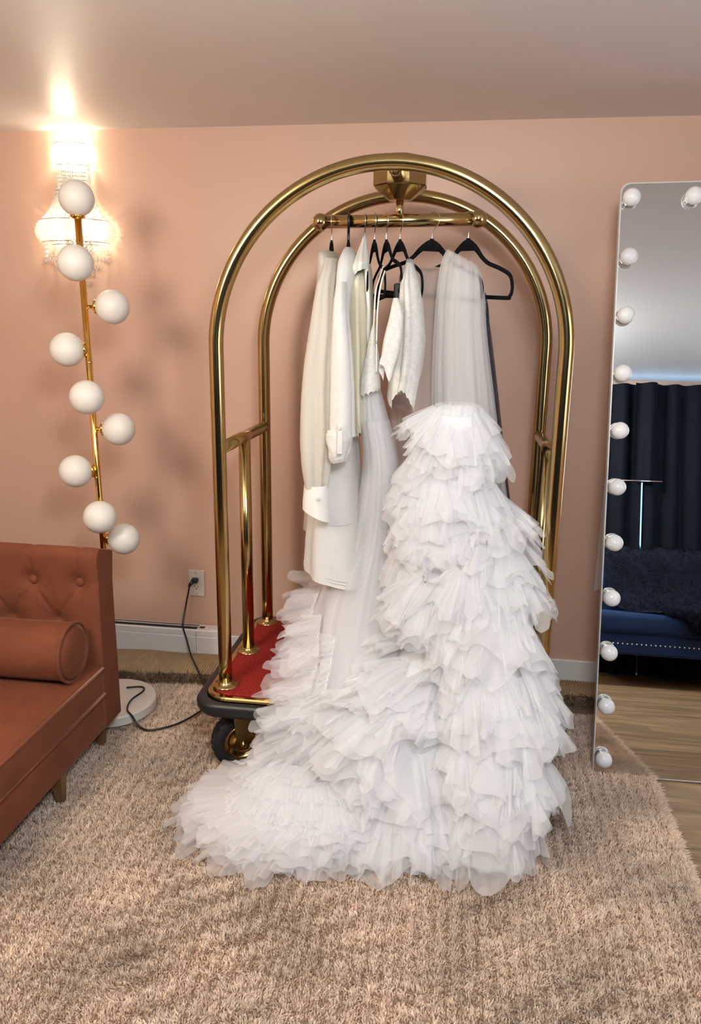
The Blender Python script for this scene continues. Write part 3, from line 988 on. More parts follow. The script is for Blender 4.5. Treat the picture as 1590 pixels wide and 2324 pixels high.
globe(None, None, True)
globe((0.021, -0.090), 1.632)
globe((0.088, 0.015), 1.499)
globe((-0.062, -0.030), 1.357)
globe((0.028, -0.090), 1.205)
globe((0.086, 0.010), 1.087)
globe((-0.062, -0.035), 0.940)
globe((0.045, -0.090), 0.793)
globe((0.082, 0.005), 0.690)

# ------------------------------------------------------------------ crystal wall sconce
SCX = -1.530
sconce = empty('crystal_wall_sconce', (SCX, 0.0, 1.85), 'tiered crystal bead wall sconce glowing warm white under the ceiling', 'wall sconce')
link('back_plate', box_mesh('bp', SCX - 0.055, SCX + 0.055, -0.012, -0.0005, 1.72, 2.09, 0.005), M['chrome'], sconce, False)


def bead(c, r, n=6, tall=1.0):
    V = [(c[0], c[1], c[2] + r * tall), (c[0], c[1], c[2] - r * tall)]
    for i in range(n):
        a = 2 * PI * i / n
        V.append((c[0] + r * math.cos(a), c[1] + r * math.sin(a), c[2]))
    f = []
    for i in range(n):
        f.append((0, 2 + i, 2 + (i + 1) % n))
        f.append((1, 2 + (i + 1) % n, 2 + i))
    return V, f


def beads_mesh(name, items):
    V, Fc = [], []
    for c, r, tall in items:
        v, f = bead(c, r, 6, tall)
        o = len(V)
        V += v
        Fc += [tuple(i + o for i in q) for q in f]
    return pydata(name, V, Fc)


def half(r, a, z, dep=0.92):
    return (SCX + r * math.cos(a), -0.012 - abs(r * dep * math.sin(a)), z)


def ring_path(r, z, n=36):
    return [half(r, a, z) for a in np.linspace(0, PI, n)]


def basket(name, z0, z1, rmid, rend, rows, cols, br):
    it = []
    for j in range(rows):
        t = (j + 0.5) / rows
        rr = rend + (rmid - rend) * math.sin(PI * t) ** 0.6
        z = z0 + (z1 - z0) * t
        for i in range(cols):
            a = PI * (i + (0.5 if j % 2 else 0.0)) / cols
            it.append((half(rr, a, z), br, 1.0))
    o = link(name, beads_mesh(name, it), M['crystal'], sconce, False)
    o['kind'] = 'stuff'
    return o


basket('top_bead_basket', 2.035, 2.105, 0.078, 0.066, 7, 24, 0.0062)
basket('middle_bead_basket', 1.752, 1.826, 0.158, 0.136, 8, 52, 0.0060)
for r, z in ((0.066, 2.108), (0.062, 2.032), (0.138, 1.829), (0.134, 1.749), (0.10, 1.740), (0.06, 1.735)):
    link('ring', sweep(ring_path(r, z), 0.0022, 8), M['chrome'], sconce)
for i in range(21):
    a = PI * (i + 0.5) / 21
    it = []
    for j in range(15):
        t = j / 14
        rr = 0.060 + 0.012 * t + 0.056 * t ** 3.2
        it.append((half(rr, a, 2.026 - 0.196 * t), 0.0062 + 0.0040 * t, 1.1))
    link('crystal_strand', beads_mesh('strand', it), M['crystal'], sconce, False)
for rr, n, z0, z1 in ((0.130, 24, 1.745, 1.682), (0.096, 16, 1.735, 1.655), (0.056, 10, 1.730, 1.632), (0.022, 4, 1.725, 1.618)):
    for i in range(n):
        a = PI * (i + 0.5) / n
        k = max(4, int((z0 - z1) / 0.013))
        it = [(half(rr, a, z0 - (z0 - z1 - 0.014) * j / (k - 1)), 0.0048, 1.0) for j in range(k)]
        it.append((half(rr, a, z1), 0.0072, 1.9))
        link('crystal_drop', beads_mesh('drop', it), M['crystal'], sconce, False)
link('crystal_ball', sphere(0.0135, (SCX + 0.035, -0.04, 1.597), 12, 8), M['crystal'], sconce, False)
link('ball_chain', sweep([(SCX + 0.035, -0.04, 1.725), (SCX + 0.035, -0.04, 1.610)], 0.0008, 6), M['chrome'], sconce)
for bx, by, bz, w in ((-0.02, -0.060, 2.060, SCONCE_UP * 0.5), (0.02, -0.060, 2.060, SCONCE_UP * 0.5), (-0.06, -0.06, 1.79, SCONCE_DOWN * 0.5), (0.06, -0.06, 1.79, SCONCE_DOWN * 0.5)):
    link('candle_bulb', lathe([(0.0, -0.016), (0.006, -0.014), (0.010, -0.004), (0.009, 0.006), (0.004, 0.018), (0.0, 0.026)], 12, loc=(SCX + bx, by, bz)), emission('lit candle bulb', (1.0, 0.84, 0.60), w / (PI * 0.0013)), sconce)

# ------------------------------------------------------------------ outlet, power cord, heater
outlet = empty('wall_outlet', (-1.0985, 0.0, 0.30), 'ivory duplex outlet plate on the pink wall above the heater', 'outlet')
OX, OZ = -1.0985, 0.352
link('cover_plate', box_mesh('pl', OX - 0.036, OX + 0.036, -0.007, -0.0005, OZ - 0.059, OZ + 0.059, 0.003), M['plate'], outlet, False)
face = link('receptacle', box_mesh('rc', OX - 0.0175, OX + 0.0175, -0.009, -0.006, OZ - 0.034, OZ + 0.034, 0.0012), M['plate'], outlet, False)
for dx, dz, w, h in ((-0.007, -0.014, 0.0022, 0.009), (0.007, -0.014, 0.0022, 0.009), (0.0, -0.024, 0.005, 0.005), (0.007, 0.021, 0.0022, 0.009)):
    link('slot', box_mesh('sl', OX + dx - w / 2, OX + dx + w / 2, -0.0094, -0.0085, OZ + dz - h / 2, OZ + dz + h / 2), M['dark'], face, False)
for dz in (-0.048, 0.048):
    link('screw', lathe([(0.0, 0.0025), (0.003, 0.002), (0.0035, 0.0)], 12, (0, -1, 0), (OX, -0.0068, OZ + dz)), M['steel'], outlet)

cord = empty('power_cord', (-1.06, -0.3, 0.0), 'black power cord plugged into the outlet and lying past the lamp base', 'power cord')
link('plug', box_mesh('plug', OX - 0.014, OX + 0.012, -0.036, -0.0098, OZ + 0.010, OZ + 0.028, 0.004), M['black_plastic'], cord)
link('plug', sweep([(OX - 0.006, -0.030, OZ + 0.018), (OX - 0.018, -0.036, OZ + 0.004), (OX - 0.022, -0.038, OZ - 0.008)], [0.009, 0.007, 0.0045], 12), M['black_plastic'], cord)
cp_ = spline([(OX - 0.020, -0.037, OZ - 0.004), (-1.134, -0.05, 0.262), (-1.137, -0.085, 0.185), (-1.120, -0.096, 0.13), (-1.083, -0.15, 0.085), (-1.030, -0.235, 0.073), (-0.985, -0.300, 0.055), (-0.940, -0.36, 0.026), (-0.905, -0.43, 0.026), (-0.915, -0.50, 0.026), (-0.965, -0.605, 0.026), (-1.040, -0.665, 0.026), (-1.090, -0.662, 0.030), (-1.128, -0.640, 0.058), (-1.165, -0.600, 0.062), (-1.180, -0.530, 0.062), (-1.165, -0.455, 0.062), (-1.185, -0.425, 0.062), (-1.240, -0.440, 0.062)], 160)
link('cable', sweep(cp_, 0.0036, 10), M['black_plastic'], cord)

heater = empty('baseboard_heater', (-1.5, -0.04, 0.0), 'white baseboard heater with rounded end under the outlet', 'heater')
hx0, hx1, hy, hz0, hz1 = -2.15, -0.955, -0.074, 0.030, 0.163


def hull_out(inset=0.0):
    r = 0.06 - inset
    pts = [(hx0, -0.014), (hx0, hy + inset)]
    for a in np.linspace(-90, 0, 10):
        pts.append((hx1 - 0.06 + r * math.cos(math.radians(a)), hy + 0.06 + r * math.sin(math.radians(a))))
    pts.append((hx1 - inset, -0.014))
    return np.array(pts)


q = hull_out()
rings = [np.column_stack([hull_out(d), np.full(len(q), z)]) for z, d in ((hz0, 0.004), (hz0 + 0.006, 0.0), (hz1 - 0.034, 0.0), (hz1 - 0.030, 0.003), (hz1 - 0.027, 0.0), (hz1 - 0.005, 0.0), (hz1, 0.005))]
link('housing', mesh_grid('h', np.array(rings), True, True), M['plastic_white'], heater, False)
link('air_slot', box_mesh('as', hx0, -1.085, -0.066, -0.022, hz1 - 0.004, hz1 + 0.0012), M['dark'], heater, False)
link('slot_lip', box_mesh('as', hx0, -1.085, -0.043, -0.039, hz1 + 0.0005, hz1 + 0.004), M['plastic_white'], heater, False)
link('display', box_mesh('d', -1.078, -1.055, -0.052, -0.034, hz1 - 0.002, hz1 + 0.0015), M['dark'], heater, False)
for i in range(3):
    link('control_button', lathe([(0.004, 0), (0.004, 0.0015), (0.0, 0.002)], 12, loc=(-1.035 + i * 0.014, -0.042, hz1 - 0.0003)), M['plate'], heater)
link('panel_seam', box_mesh('ps', -1.0855, -1.0845, hy - 0.0006, hy + 0.002, hz0 + 0.006, hz1 - 0.006), M['dark'], heater, False)
for hx_ in (-1.9, -1.02):
    link('foot', box_mesh('ft', hx_ - 0.02, hx_ + 0.02, -0.06, -0.02, 0.006, hz0 + 0.002), M['plastic_white'], heater, False)

# ------------------------------------------------------------------ lighted mirror
TILT, ROLL = math.radians(9.2), math.radians(0.9)
MW, MH = 0.80, 1.918
mir = empty('vanity_mirror', (0.495, -0.650, 0.001), 'tall rounded floor mirror edged with unlit white bulbs leaning back beside the cart', 'mirror', rot=(-TILT, 0, 0))
mir.rotation_euler = (Matrix.Rotation(-TILT, 3, 'X') @ Matrix.Rotation(-ROLL, 3, 'Y')).to_euler()


def rr_pts(w, h, r, n=8):
    pts = []
    rb = 0.004
    for cx, cz, a0, q in ((w - r, h - r, 0, r), (r, h - r, 90, r), (rb, rb, 180, rb), (w - rb, rb, 270, rb)):
        for a in np.linspace(a0, a0 + 90, n):
            pts.append((cx + q * math.cos(math.radians(a)), cz + q * math.sin(math.radians(a))))
    return np.array(pts)


mp_ = rr_pts(MW, MH, 0.028)
mk = lambda inset, yv: np.column_stack([MW / 2 + (mp_[:, 0] - MW / 2) * (1 - 2 * inset / MW), np.full(len(mp_), yv), MH / 2 + (mp_[:, 1] - MH / 2) * (1 - 2 * inset / MH)])
link_local('frame', mesh_grid('fr', np.array([mk(0.004, -0.002), mk(0.0, -0.002), mk(0.0, 0.022), mk(0.02, 0.022)]), True, False), M['mirror_edge'], mir, False)
g_ = mk(0.0035, -0.0012)
link_local('mirror_glass', pydata('gl', g_, [tuple(range(len(g_)))]), M['mirror'], mir, False)
g_ = mk(0.004, 0.021)
link_local('back_board', pydata('bk', g_, [tuple(range(len(g_)))]), M['mirror_edge'], mir, False)
bulb_me = lathe([(0.022, 0.0), (0.0255, 0.006), (0.0272, 0.015), (0.0252, 0.026), (0.0186, 0.0345), (0.0096, 0.039), (0.0, 0.0405)], 28, (0, -1, 0))
coll_me = lathe([(0.0242, 0.0), (0.0242, 0.010), (0.023, 0.0115)], 28, (0, -1, 0))
spots = [(0.030, 0.062 + 0.1805 * i) for i in range(11)] + [(MW - 0.030, 0.062 + 0.1805 * i) for i in range(11)] + [(0.030 + 0.185 * i, 0.062 + 1.805) for i in range(1, 4)]
for bx, bz in spots:
    b_ = link_local('bulb', bulb_me, M['bulb'], mir, True, (bx, -0.009, bz))
    link_local('bulb_collar', coll_me, M['chrome'], b_, True, (0, 0.008, 0))
link_local('easel_leg', box_mesh('el', 0.36, 0.44, 0.024, 0.036, 0.6, 1.5, 0.003), M['mirror_edge'], mir, False)
link_local('easel_leg', sweep([(0.40, 0.032, 1.45), (0.40, 0.36, 0.075)], 0.011, 10), M['mirror_edge'], mir)

n_ = 10
sp = np.zeros((24, n_, 3))
for j in range(24):
    for i in range(n_):
        tt = i / (n_ - 1)
        sp[j, i] = (0.566 + 0.055 * tt, -0.010 - 0.004 * math.sin(tt * 5 + j * 0.2), 1.25 + (0.423 + 0.030 * tt - 1.25) * j / 23)
o = link('fabric_strip', join_mesh('strip', [mesh_grid('a', sp), mesh_grid('b', sp[:, ::-1] + np.array([0, 0.004, 0]))]), M['strip'])
tag(o, 'white fabric strip with a slanted end hanging on the wall behind the mirror', 'fabric strip')

# ------------------------------------------------------------------ clothes hangers
HPROF = [(0.0, 0.0), (0.018, -0.006), (0.045, -0.022), (0.070, -0.043), (0.100, -0.060), (0.150, -0.074), (0.192, -0.090), (0.207, -0.110), (0.211, -0.135), (0.203, -0.152), (0.185, -0.156), (0.0, -0.156)]


def hanger_body(scale=1.0, half_arm=False):
    r = [(s * scale, z * scale) for s, z in HPROF]
    right = spline([(s, 0, z) for s, z in r], 60)
    left = right[::-1].copy()
    left[:, 0] *= -1
    path = np.vstack([right[:-1], left[:-1]])
    rad = 0.0062 + 0.0048 * np.exp(-((path[:, 2] + 0.0) / 0.045) ** 2) * np.exp(-(path[:, 0] / 0.07) ** 2)
    body = sweep(path, rad, 10, closed=True, flat=(0.5, (0, 1, 0)))
    web = []
    for j in range(8):
        z = 0.012 - 0.036 * j / 7
        w = [0.006, 0.0065, 0.008, 0.016, 0.024, 0.030, 0.0345, 0.037][j]
        web.append([(-w, -0.003, z), (w, -0.003, z), (w, 0.003, z), (-w, 0.003, z)])
    return join_mesh('body', [body, mesh_grid('w', np.array(web), True, True)])


def hook_path(flip=1):
    p = [(0, 0, 0.0), (0, 0, 0.030), (0.006 * flip, 0, 0.041), (0.019 * flip, 0, 0.054)]
    for a in np.linspace(-20, 200, 20):
        p.append((0.0228 * math.cos(math.radians(a)) * flip, 0, 0.066 + 0.0228 * math.sin(math.radians(a))))
    return p


hb = hanger_body()
hangers = [
    ('velvet', -0.421, 84, 'black velvet hanger nearest the left end of the bar holding the ivory blouse', 0),
    ('plastic', -0.368, 80, 'black hanger with thick plastic hook holding the white linen shirt', 0),
    ('velvet', -0.317, 80, 'hanger with steel hook under the ivory satin neck piece', 0),
    ('velvet', -0.287, 74, 'black velvet hanger carrying the thin straps of the tulle gown', 2),
    ('velvet', -0.250, 72, 'black clip hanger between the strap gown and the white lace top', -3),
    ('velvet', -0.208, 66, 'black velvet hanger holding the scalloped white lace top', 2),
    ('velvet', -0.111, 38, 'wide turned black velvet hanger with the white net veil over its arm', 5),
    ('velvet', -0.001, 50, 'black velvet hanger at the right end of the bar with the dark sequin dress', 3),
]
for kind, hx, ang, lab, tilt in hangers:
    nz = BZ - 0.066 + (hx + 0.2) * 0.012
    h = empty('clothes_hanger', (hx, YM, nz), lab, 'hanger', 'hangers on the brass bar', (0, math.radians(tilt), 0))
    h.rotation_euler = (Matrix.Rotation(math.radians(-ang), 3, 'Z') @ Matrix.Rotation(math.radians(tilt), 3, 'Y')).to_euler()
    if kind == 'plastic':
        link_local('body', hb, None, h)
        link_local('hook', sweep(spline(hook_path(), 50), 0.0042, 10), M['black_plastic'], h)
    else:
        link_local('body', hb, None, h)
        link_local('hook', sweep(spline(hook_path(), 50), 0.0017, 8), M['steel'], h)
    if 'clip' in lab:
        for s in (0.17, -0.17):
            c = link_local('clip', box_mesh('clip', s - 0.012, s + 0.012, -0.011, 0.011, -0.185, -0.135, 0.003), M['black_plastic'], h, False)
            link_local('clip_lever', box_mesh('lv', s - 0.009, s + 0.009, 0.006, 0.012, -0.145, -0.110, 0.002), M['black_plastic'], c, False)
            link_local('clip_lever', box_mesh('lv', s - 0.005, s + 0.005, -0.012, -0.006, -0.215, -0.170, 0.002), M['black_plastic'], c, False)
hb.materials.clear()
hb.materials.append(M['black_velvet'])

# ------------------------------------------------------------------ garments
L_ = {k: Loft(v) for k, v in LOFT.items()}


def button(parent, loc, r=0.0055, mat='plate'):
    return link('button', lathe([(0.0, 0.0022), (r * 0.5, 0.0018), (r * 0.8, 0.0028), (r, 0.0015), (r, 0.0)], 16, (0, -1, 0), loc), M[mat], parent)


# ivory blouse
g = empty('ivory_blouse', (-0.45, -0.5, 0.75), 'ivory long sleeved chiffon blouse with buttoned cuff, leftmost on the bar', 'blouse')
link('body', L_['blouse_body'].mesh('b', 80, 60, 0.009, 7, 0.7, seed=1), M['ivory'], g)
sl = link('sleeve', L_['blouse_sleeve'].mesh('s', 90, 80, 0.0085, 5, 0.7, seed=2, crumple=0.0018), M['ivory'], g)
cuff_hem = lambda U, V, P: -0.020 * np.cos(U) * smoothstep(0.2, 1.0, V)
cf = link('cuff', L_['blouse_cuff'].mesh('c', 64, 12, 0.0012, 4, 1, seed=3, hem=cuff_hem), M['satin'], sl)
button(cf, (-0.398, -0.877, 0.957))
link('shoulder', Loft([(1.672, -0.425, -0.53, 0.014, 0.045), (1.662, -0.423, -0.58, 0.019, 0.11), (1.640, -0.415, -0.62, 0.024, 0.13), (1.600, -0.412, -0.62, 0.030, 0.14), (1.53, -0.42, -0.60, 0.034, 0.13)]).mesh('sh', 72, 30, 0.003, 5, 1, seed=4), M['ivory'], g)

# white linen shirt
g = empty('linen_shirt', (-0.36, -0.67, 0.66), 'white linen shirt dress with rolled tab sleeve, second from the left', 'shirt')
shem = lambda U, V, P: -0.028 * np.cos(U) * smoothstep(0.85, 1.0, V)
link('body', L_['shirt_body'].mesh('b', 110, 90, 0.0085, 6, 0.6, seed=11, hem=shem, crumple=0.0022), M['linen'], g)
u_ = np.linspace(-PI - 0.3, 0.3, 120)
for vv in (0.985, 0.975, 0.80):
    link('stitched_seam', sweep(L_['shirt_body'].surf(u_, np.full(120, vv), 0.0085, 6, 0.6, seed=11, hem=shem, crumple=0.0022), 0.0009, 6), M['linen'], g)
sl = link('sleeve', L_['shirt_sleeve'].mesh('s', 72, 70, 0.005, 5, 0.6, seed=12, crumple=0.0018), M['linen'], g)
rl = link('rolled_cuff', L_['shirt_roll'].mesh('r', 64, 26, 0.0045, 5, 0.3, seed=13, crumple=0.004), M['linen'], sl)
tb = link('sleeve_tab', box_mesh('tab', -0.338, -0.322, -0.916, -0.911, 1.098, 1.186, 0.002), M['linen'], sl)
button(tb, (-0.330, -0.9165, 1.172), 0.006, 'plate')
link('collar', Loft([(1.676, -0.356, -0.60, 0.012, 0.05), (1.660, -0.352, -0.63, 0.017, 0.075), (1.630, -0.346, -0.66, 0.030, 0.095)]).mesh('cl', 64, 16, 0.003, 4, 1, seed=14), M['linen'], g)

# cream lace dress with satin neck piece
g = empty('cream_lace_dress', (-0.31, -0.6, 1.09), 'cream lace dress with ivory satin neck tie, right of the linen shirt', 'dress')
scal = lambda U, V, P: smoothstep(0.85, 1.0, V) * (0.012 * np.abs(np.sin(U * 7)) + 0.05 * (np.cos(U) * 0.5 + 0.5))
link('lining', L_['lace_dress'].mesh('ln', 72, 40, 0.004, 6, 0.6, seed=21, hem=scal), M['ivory'], g)
lc = Loft([(r[0], r[1], r[2] - 0.003, r[3] + 0.003, r[4] + 0.004) for r in LOFT['lace_dress']])
link('lace_layer', lc.mesh('lc', 90, 60, 0.006, 7, 0.5, seed=21, hem=scal), M['cream_lace'], g)
st = link('satin_neck_tie', L_['satin_neck'].mesh('sn', 80, 40, 0.0060, 3, 0.4, seed=22, hem=lambda U, V, P: smoothstep(0.5, 1, V) * (0.010 * np.cos(U) - 0.006 * np.sin(U))), M['satin'], g)
nn = 40
sp = spline([(-0.288, -0.735, 1.628), (-0.281, -0.745, 1.57), (-0.276, -0.745, 1.50), (-0.277, -0.74, 1.42), (-0.283, -0.72, 1.34)], nn)
ribbon = np.stack([sp + np.array([-0.008, 0, 0]), sp + np.array([0, -0.005, 0]), sp + np.array([0.007, 0.002, 0]), sp + np.array([0, 0.003, 0])], 1)
link('satin_tail', mesh_grid('tail', ribbon, True), M['satin'], st)

# strap gown with ruffled tulle skirt and train
gown = empty('strap_tulle_gown', (-0.36, -0.95, 0.02), 'white tulle gown with lace cup straps, ruffled skirt and round train on the rug', 'gown')
link('lace_bodice', L_['gown_cup'].mesh('cup', 64, 30, 0.003, 5, 0.5, seed=31, hem=lambda U, V, P: smoothstep(0.8, 1, V) * (-0.010 + 0.008 * np.abs(np.sin(U * 6)) + 0.012 * np.cos(U))), M['white_lace'], gown)
link('bodice_lining', Loft([(r[0], r[1], r[2], r[3] * 0.9, r[4] * 0.9) for r in LOFT['gown_cup']]).mesh('cl', 40, 16, 0.001), M['ivory'], gown)
for pts in ([(-0.241, -0.700, 1.618), (-0.249, -0.745, 1.575), (-0.254, -0.772, 1.54), (-0.257, -0.772, 1.45)], [(-0.233, -0.728, 1.604), (-0.240, -0.770, 1.56), (-0.245, -0.785, 1.50), (-0.246, -0.790, 1.40), (-0.243, -0.79, 1.31)]):
    q = spline(pts, 30)
    rb = np.stack([q + np.array([-0.0026, 0, 0]), q + np.array([0, -0.0012, 0]), q + np.array([0.0026, 0, 0]), q + np.array([0, 0.0012, 0])], 1)
    link('strap', mesh_grid('strap', rb, True), M['satin'], gown)
link('strap_slider', sphere(0.0042, (-0.245, -0.795, 1.405), 12, 8), M['chrome'], gown)
link('strap_slider', sphere(0.0042, (-0.243, -0.798, 1.320), 12, 8), M['chrome'], gown)
gs = L_['gown_skirt']
link('skirt_lining', Loft([(r[0] - 0.01, r[1], r[2] + 0.01, r[3] * 0.78, r[4] * 0.7) for r in LOFT['gown_skirt']]).mesh('sl', 90, 80, 0.010, 9, 0.5, seed=33), M['lining'], gown)
link('skirt_net', gs.mesh('sk', 200, 110, 0.013, 17, 0.5, 0.6, seed=34), M['tulle_soft'], gown)
link('skirt_net', Loft([(r[0], r[1] + 0.004, r[2] - 0.006, r[3] * 1.06, r[4] * 1.05) for r in LOFT['gown_skirt'][1:]]).mesh('sk', 200, 110, 0.014, 13, 0.5, 0.6, seed=35), M['tulle_soft'], gown)


link('skirt_net', L_['back_net'].mesh('bn', 120, 50, 0.008, 11, 0.4, 0.6, seed=36), M['veil'], gown)


def ruffle(parent, P, E, N, big, small, seed, mat='tulle', layers=2, **kw):
    for q in range(layers):
        k = 1.0 - 0.17 * q
        link('ruffle', ruffle_mesh('ruffle', P + N * 0.004 * q, E * k, N, big, small, seed + 977 * q, **kw), M[mat], parent)


def lobe_ruffles(parent, loft, vs, u0, u1, length, flare, big, small, seed, split=3, side=0.0, floor=0.014, mat='tulle', jitter=0.8):
    """tiers of frills around a lobe. flare: outward share of the direction, side: extra pull left(-)/right(+)."""
    rng = np.random.RandomState(seed)
    dvs = vs[1] - vs[0]
    for k, v in enumerate(vs):
        cuts = [u0] + sorted((u0 + (u1 - u0) * (j + rng.uniform(-0.3, 0.3)) / split) for j in range(1, split)) + [u1]
        for j in range(split):
            a, b = cuts[j] - 0.15, cuts[j + 1] + 0.15
            u = np.linspace(a, b, 50)
            dv = rng.uniform(-jitter, jitter) * dvs
            slope = rng.uniform(-0.9, 0.9) * dvs
            vv = np.clip(v + dv + slope * (u - (a + b) / 2) + 0.3 * dvs * sinoise(u * 4, seed + k * 7 + j), 0.0, 0.90)
            P, D, N, T = loft.frame(u, vv)
            fl = flare * rng.uniform(0.7, 1.3)
            dirv = D * (1 - 0.35 * fl) + N * fl
            if side:
                dirv[:, 0] += side * (0.5 + 0.5 * np.cos(u) * np.sign(side))
            dirv /= np.linalg.norm(dirv, axis=1)[:, None]
            ln = length * rng.uniform(0.85, 1.2)
            ruffle(parent, P + N * 0.003, dirv * ln, N, big, small, seed * 131 + k * 17 + j, mat, sag=0.12, floor=floor, swing=0.38)


# frills of the left skirt: rows run down the skirt and stick out to the left like feathers
rng = np.random.RandomState(40)
for c, (ua, ub, v0, v1, ln, segs) in enumerate([(-3.35, -3.10, 0.50, 0.95, 0.105, 5), (-2.85, -2.70, 0.52, 0.95, 0.100, 5), (-2.35, -2.25, 0.56, 0.93, 0.080, 4), (-1.85, -1.95, 0.60, 0.92, 0.060, 3)]):
    va = np.linspace(v0, v1, 90)
    P, D, N, T = gs.frame(ua + (ub - ua) * (va - v0) / (v1 - v0) + 0.05 * np.sin(va * 20 + c), va)
    link('gathering_thread', sweep(P + N * 0.016 + 0.0025 * np.sin(va * 260)[:, None] * N, 0.0017, 6), M['thread'], gown)
    for s in range(segs):
        a, b = v0 + (v1 - v0) * s / segs, v0 + (v1 - v0) * (s + 1.1) / segs
        v = np.linspace(a, min(b, 0.97), 30)
        u = ua + (ub - ua) * (v - v0) / (v1 - v0) + 0.05 * np.sin(v * 20 + c)
        P, D, N, T = gs.frame(u, v)
        t = np.linspace(0, 1, 30)[:, None]
        dirv = N * 0.30 + D * (0.05 + 0.75 * t) + np.array([-0.85, -0.10, 0.05])
        dirv /= np.linalg.norm(dirv, axis=1)[:, None]
        Nn = np.cross(dirv, D)
        Nn /= np.linalg.norm(Nn, axis=1)[:, None] + 1e-9
        k = ln * rng.uniform(0.8, 1.2)
        ruffle(gown, P + N * 0.010, dirv * k, Nn, 0.016, 0.006, 400 + c * 40 + s * 4, 'tulle_soft', sag=0.12, floor=0.014, swing=0.12, wl=0.06, ragged=0.42, rag_wl=0.075)

# round train on the rug
TR_ROWS = [(0.185, -0.40, -0.985, 0.06, 0.04), (0.182, -0.40, -1.00, 0.13, 0.07), (0.165, -0.385, -1.03, 0.175, 0.10), (0.135, -0.382, -1.07, 0.192, 0.125), (0.085, -0.40, -1.09, 0.225, 0.15), (0.03, -0.42, -1.09, 0.26, 0.17)]
tl = Loft(TR_ROWS)
link('train_lining', tl.mesh('tl', 120, 40, 0.006, 15, 0.4, seed=51), M['lining'], gown)
for k, (v, ln, up, pl) in enumerate([(0.06, 0.075, 0.35, 34), (0.22, 0.080, 0.35, 40), (0.40, 0.085, 0.30, 44), (0.48, 0.090, 0.35, 46)]):
    u = np.linspace(-PI - 0.5, 0.35, 90)
    P, D, N, T = tl.frame(u, np.full(90, v) + 0.02 * sinoise(u * 5, k))
    out_ = np.stack([np.cos(u), np.sin(u), 0 * u], -1)
    E = (out_ * 0.55 + D * 0.75)
    E /= np.linalg.norm(E, axis=1)[:, None]
    ruffle(gown, P + np.array([0, 0, 0.008]), E * ln, N * 0.5 + np.array([0, 0, 0.6]), 0.004, 0.0045, 500 + k, floor=0.014, ws=0.016)
    link('gathering_thread', sweep(P + np.array([0, 0, 0.012]) + 0.002 * np.sin(u * 60)[:, None] * np.array([0, 0, 1]), 0.0022, 6), M['thread'], gown)
for k in range(7):
    u = np.linspace(-PI - 0.75, 0.45, 120)
    P, D, N, T = tl.frame(u, np.full(120, 0.58 + 0.012 * k))
    # free edge lands on an oval on the rug, longer to the left and front
    ex = -0.455 + 0.335 * np.cos(u)
    ey_ = -1.085 + 0.262 * np.sin(u)
    sc = 1.0 - 0.055 * k + 0.03 * sinoise(u * 6, 60 + k)
    Q = np.stack([P[:, 0] + (ex - P[:, 0]) * sc, P[:, 1] + (ey_ - P[:, 1]) * sc, np.full(120, 0.018 + 0.011 * k)], -1)
    ruffle(gown, P + np.array([0, 0, 0.010 + 0.002 * k]), Q - P, np.array([[0, 0, 1.0]]) * np.ones((120, 1)), 0.012, 0.008, 540 + k, 'tulle_soft', 1, floor=0.014 + 0.003 * k, rows=8, swing=0.10, ws=0.03)

# white lace top
g = empty('white_lace_top', (-0.17, -0.72, 1.2), 'white guipure lace top with scalloped pointed hem in the middle of the bar', 'lace top')
point = lambda U, V, P: smoothstep(0.72, 1.0, V) * (0.060 * np.abs(np.sin(U * 1.5 + 0.9)) + 0.008 * np.abs(np.sin(U * 11)) - 0.035)
link('body', L_['lace_top'].mesh('b', 100, 70, 0.009, 7, 0.4, seed=61, hem=point), M['white_lace'], g)
link('front_flap', L_['lace_wing'].mesh('w', 80, 50, 0.006, 5, 0.4, seed=62, hem=lambda U, V, P: smoothstep(0.7, 1.0, V) * (0.05 * np.abs(np.sin(U * 1.1 + 0.4)) - 0.02)), M['white_lace'], g)
link('lining', Loft([(r[0] + 0.012, r[1], r[2], r[3] * 0.8, r[4] * 0.8) for r in LOFT['lace_top'][:6]]).mesh('ln', 60, 30, 0.003, 5, 0.5, seed=63), M['veil'], g)

# sheer blush blouse
g = empty('sheer_blouse', (-0.14, -0.56, 1.19), 'sheer blush chiffon blouse behind the white lace top', 'blouse')
link('body', L_['sheer_blouse'].mesh('b', 90, 60, 0.006, 6, 0.6, seed=71, hem=lambda U, V, P: smoothstep(0.8, 1, V) * -0.012 * np.cos(U)), M['blush'], g)
P, D, N, T = L_['sheer_blouse'].frame(np.linspace(-PI, PI, 90), np.full(90, 0.985))
hp = P.copy()
hp[:, 2] += -0.012 * np.cos(np.linspace(-PI, PI, 90))
link('hem_band', sweep(hp, 0.0028, 6, cap=True), M['blush'], g)

# white net veil
g = empty('net_veil', (0.03, -0.62, 0.74), 'long sheer white net veil draped over the turned hanger on the right', 'veil')
link('net', L_['veil'].mesh('n', 180, 90, 0.009, 15, 0.3, 0.5, seed=81, hem=lambda U, V, P: -0.020 * np.cos(U) * (1 - smoothstep(0.0, 0.2, V))), M['veil'], g)
link('net', Loft([(r[0] - 0.004, r[1], r[2] - 0.004, r[3] * 0.88, r[4] * 0.8) for r in LOFT['veil']]).mesh('n', 160, 80, 0.010, 11, 0.3, 0.5, seed=82, hem=lambda U, V, P: -0.020 * np.cos(U) * (1 - smoothstep(0.0, 0.2, V))), M['veil'], g)
link('net', Loft([(r[0], r[1] + 0.012, r[2] - 0.012, r[3] * 0.6, r[4] * 0.7) for r in LOFT['veil'][1:6]]).mesh('n', 120, 60, 0.008, 9, 0.3, 0.5, seed=83), M['veil'], g)

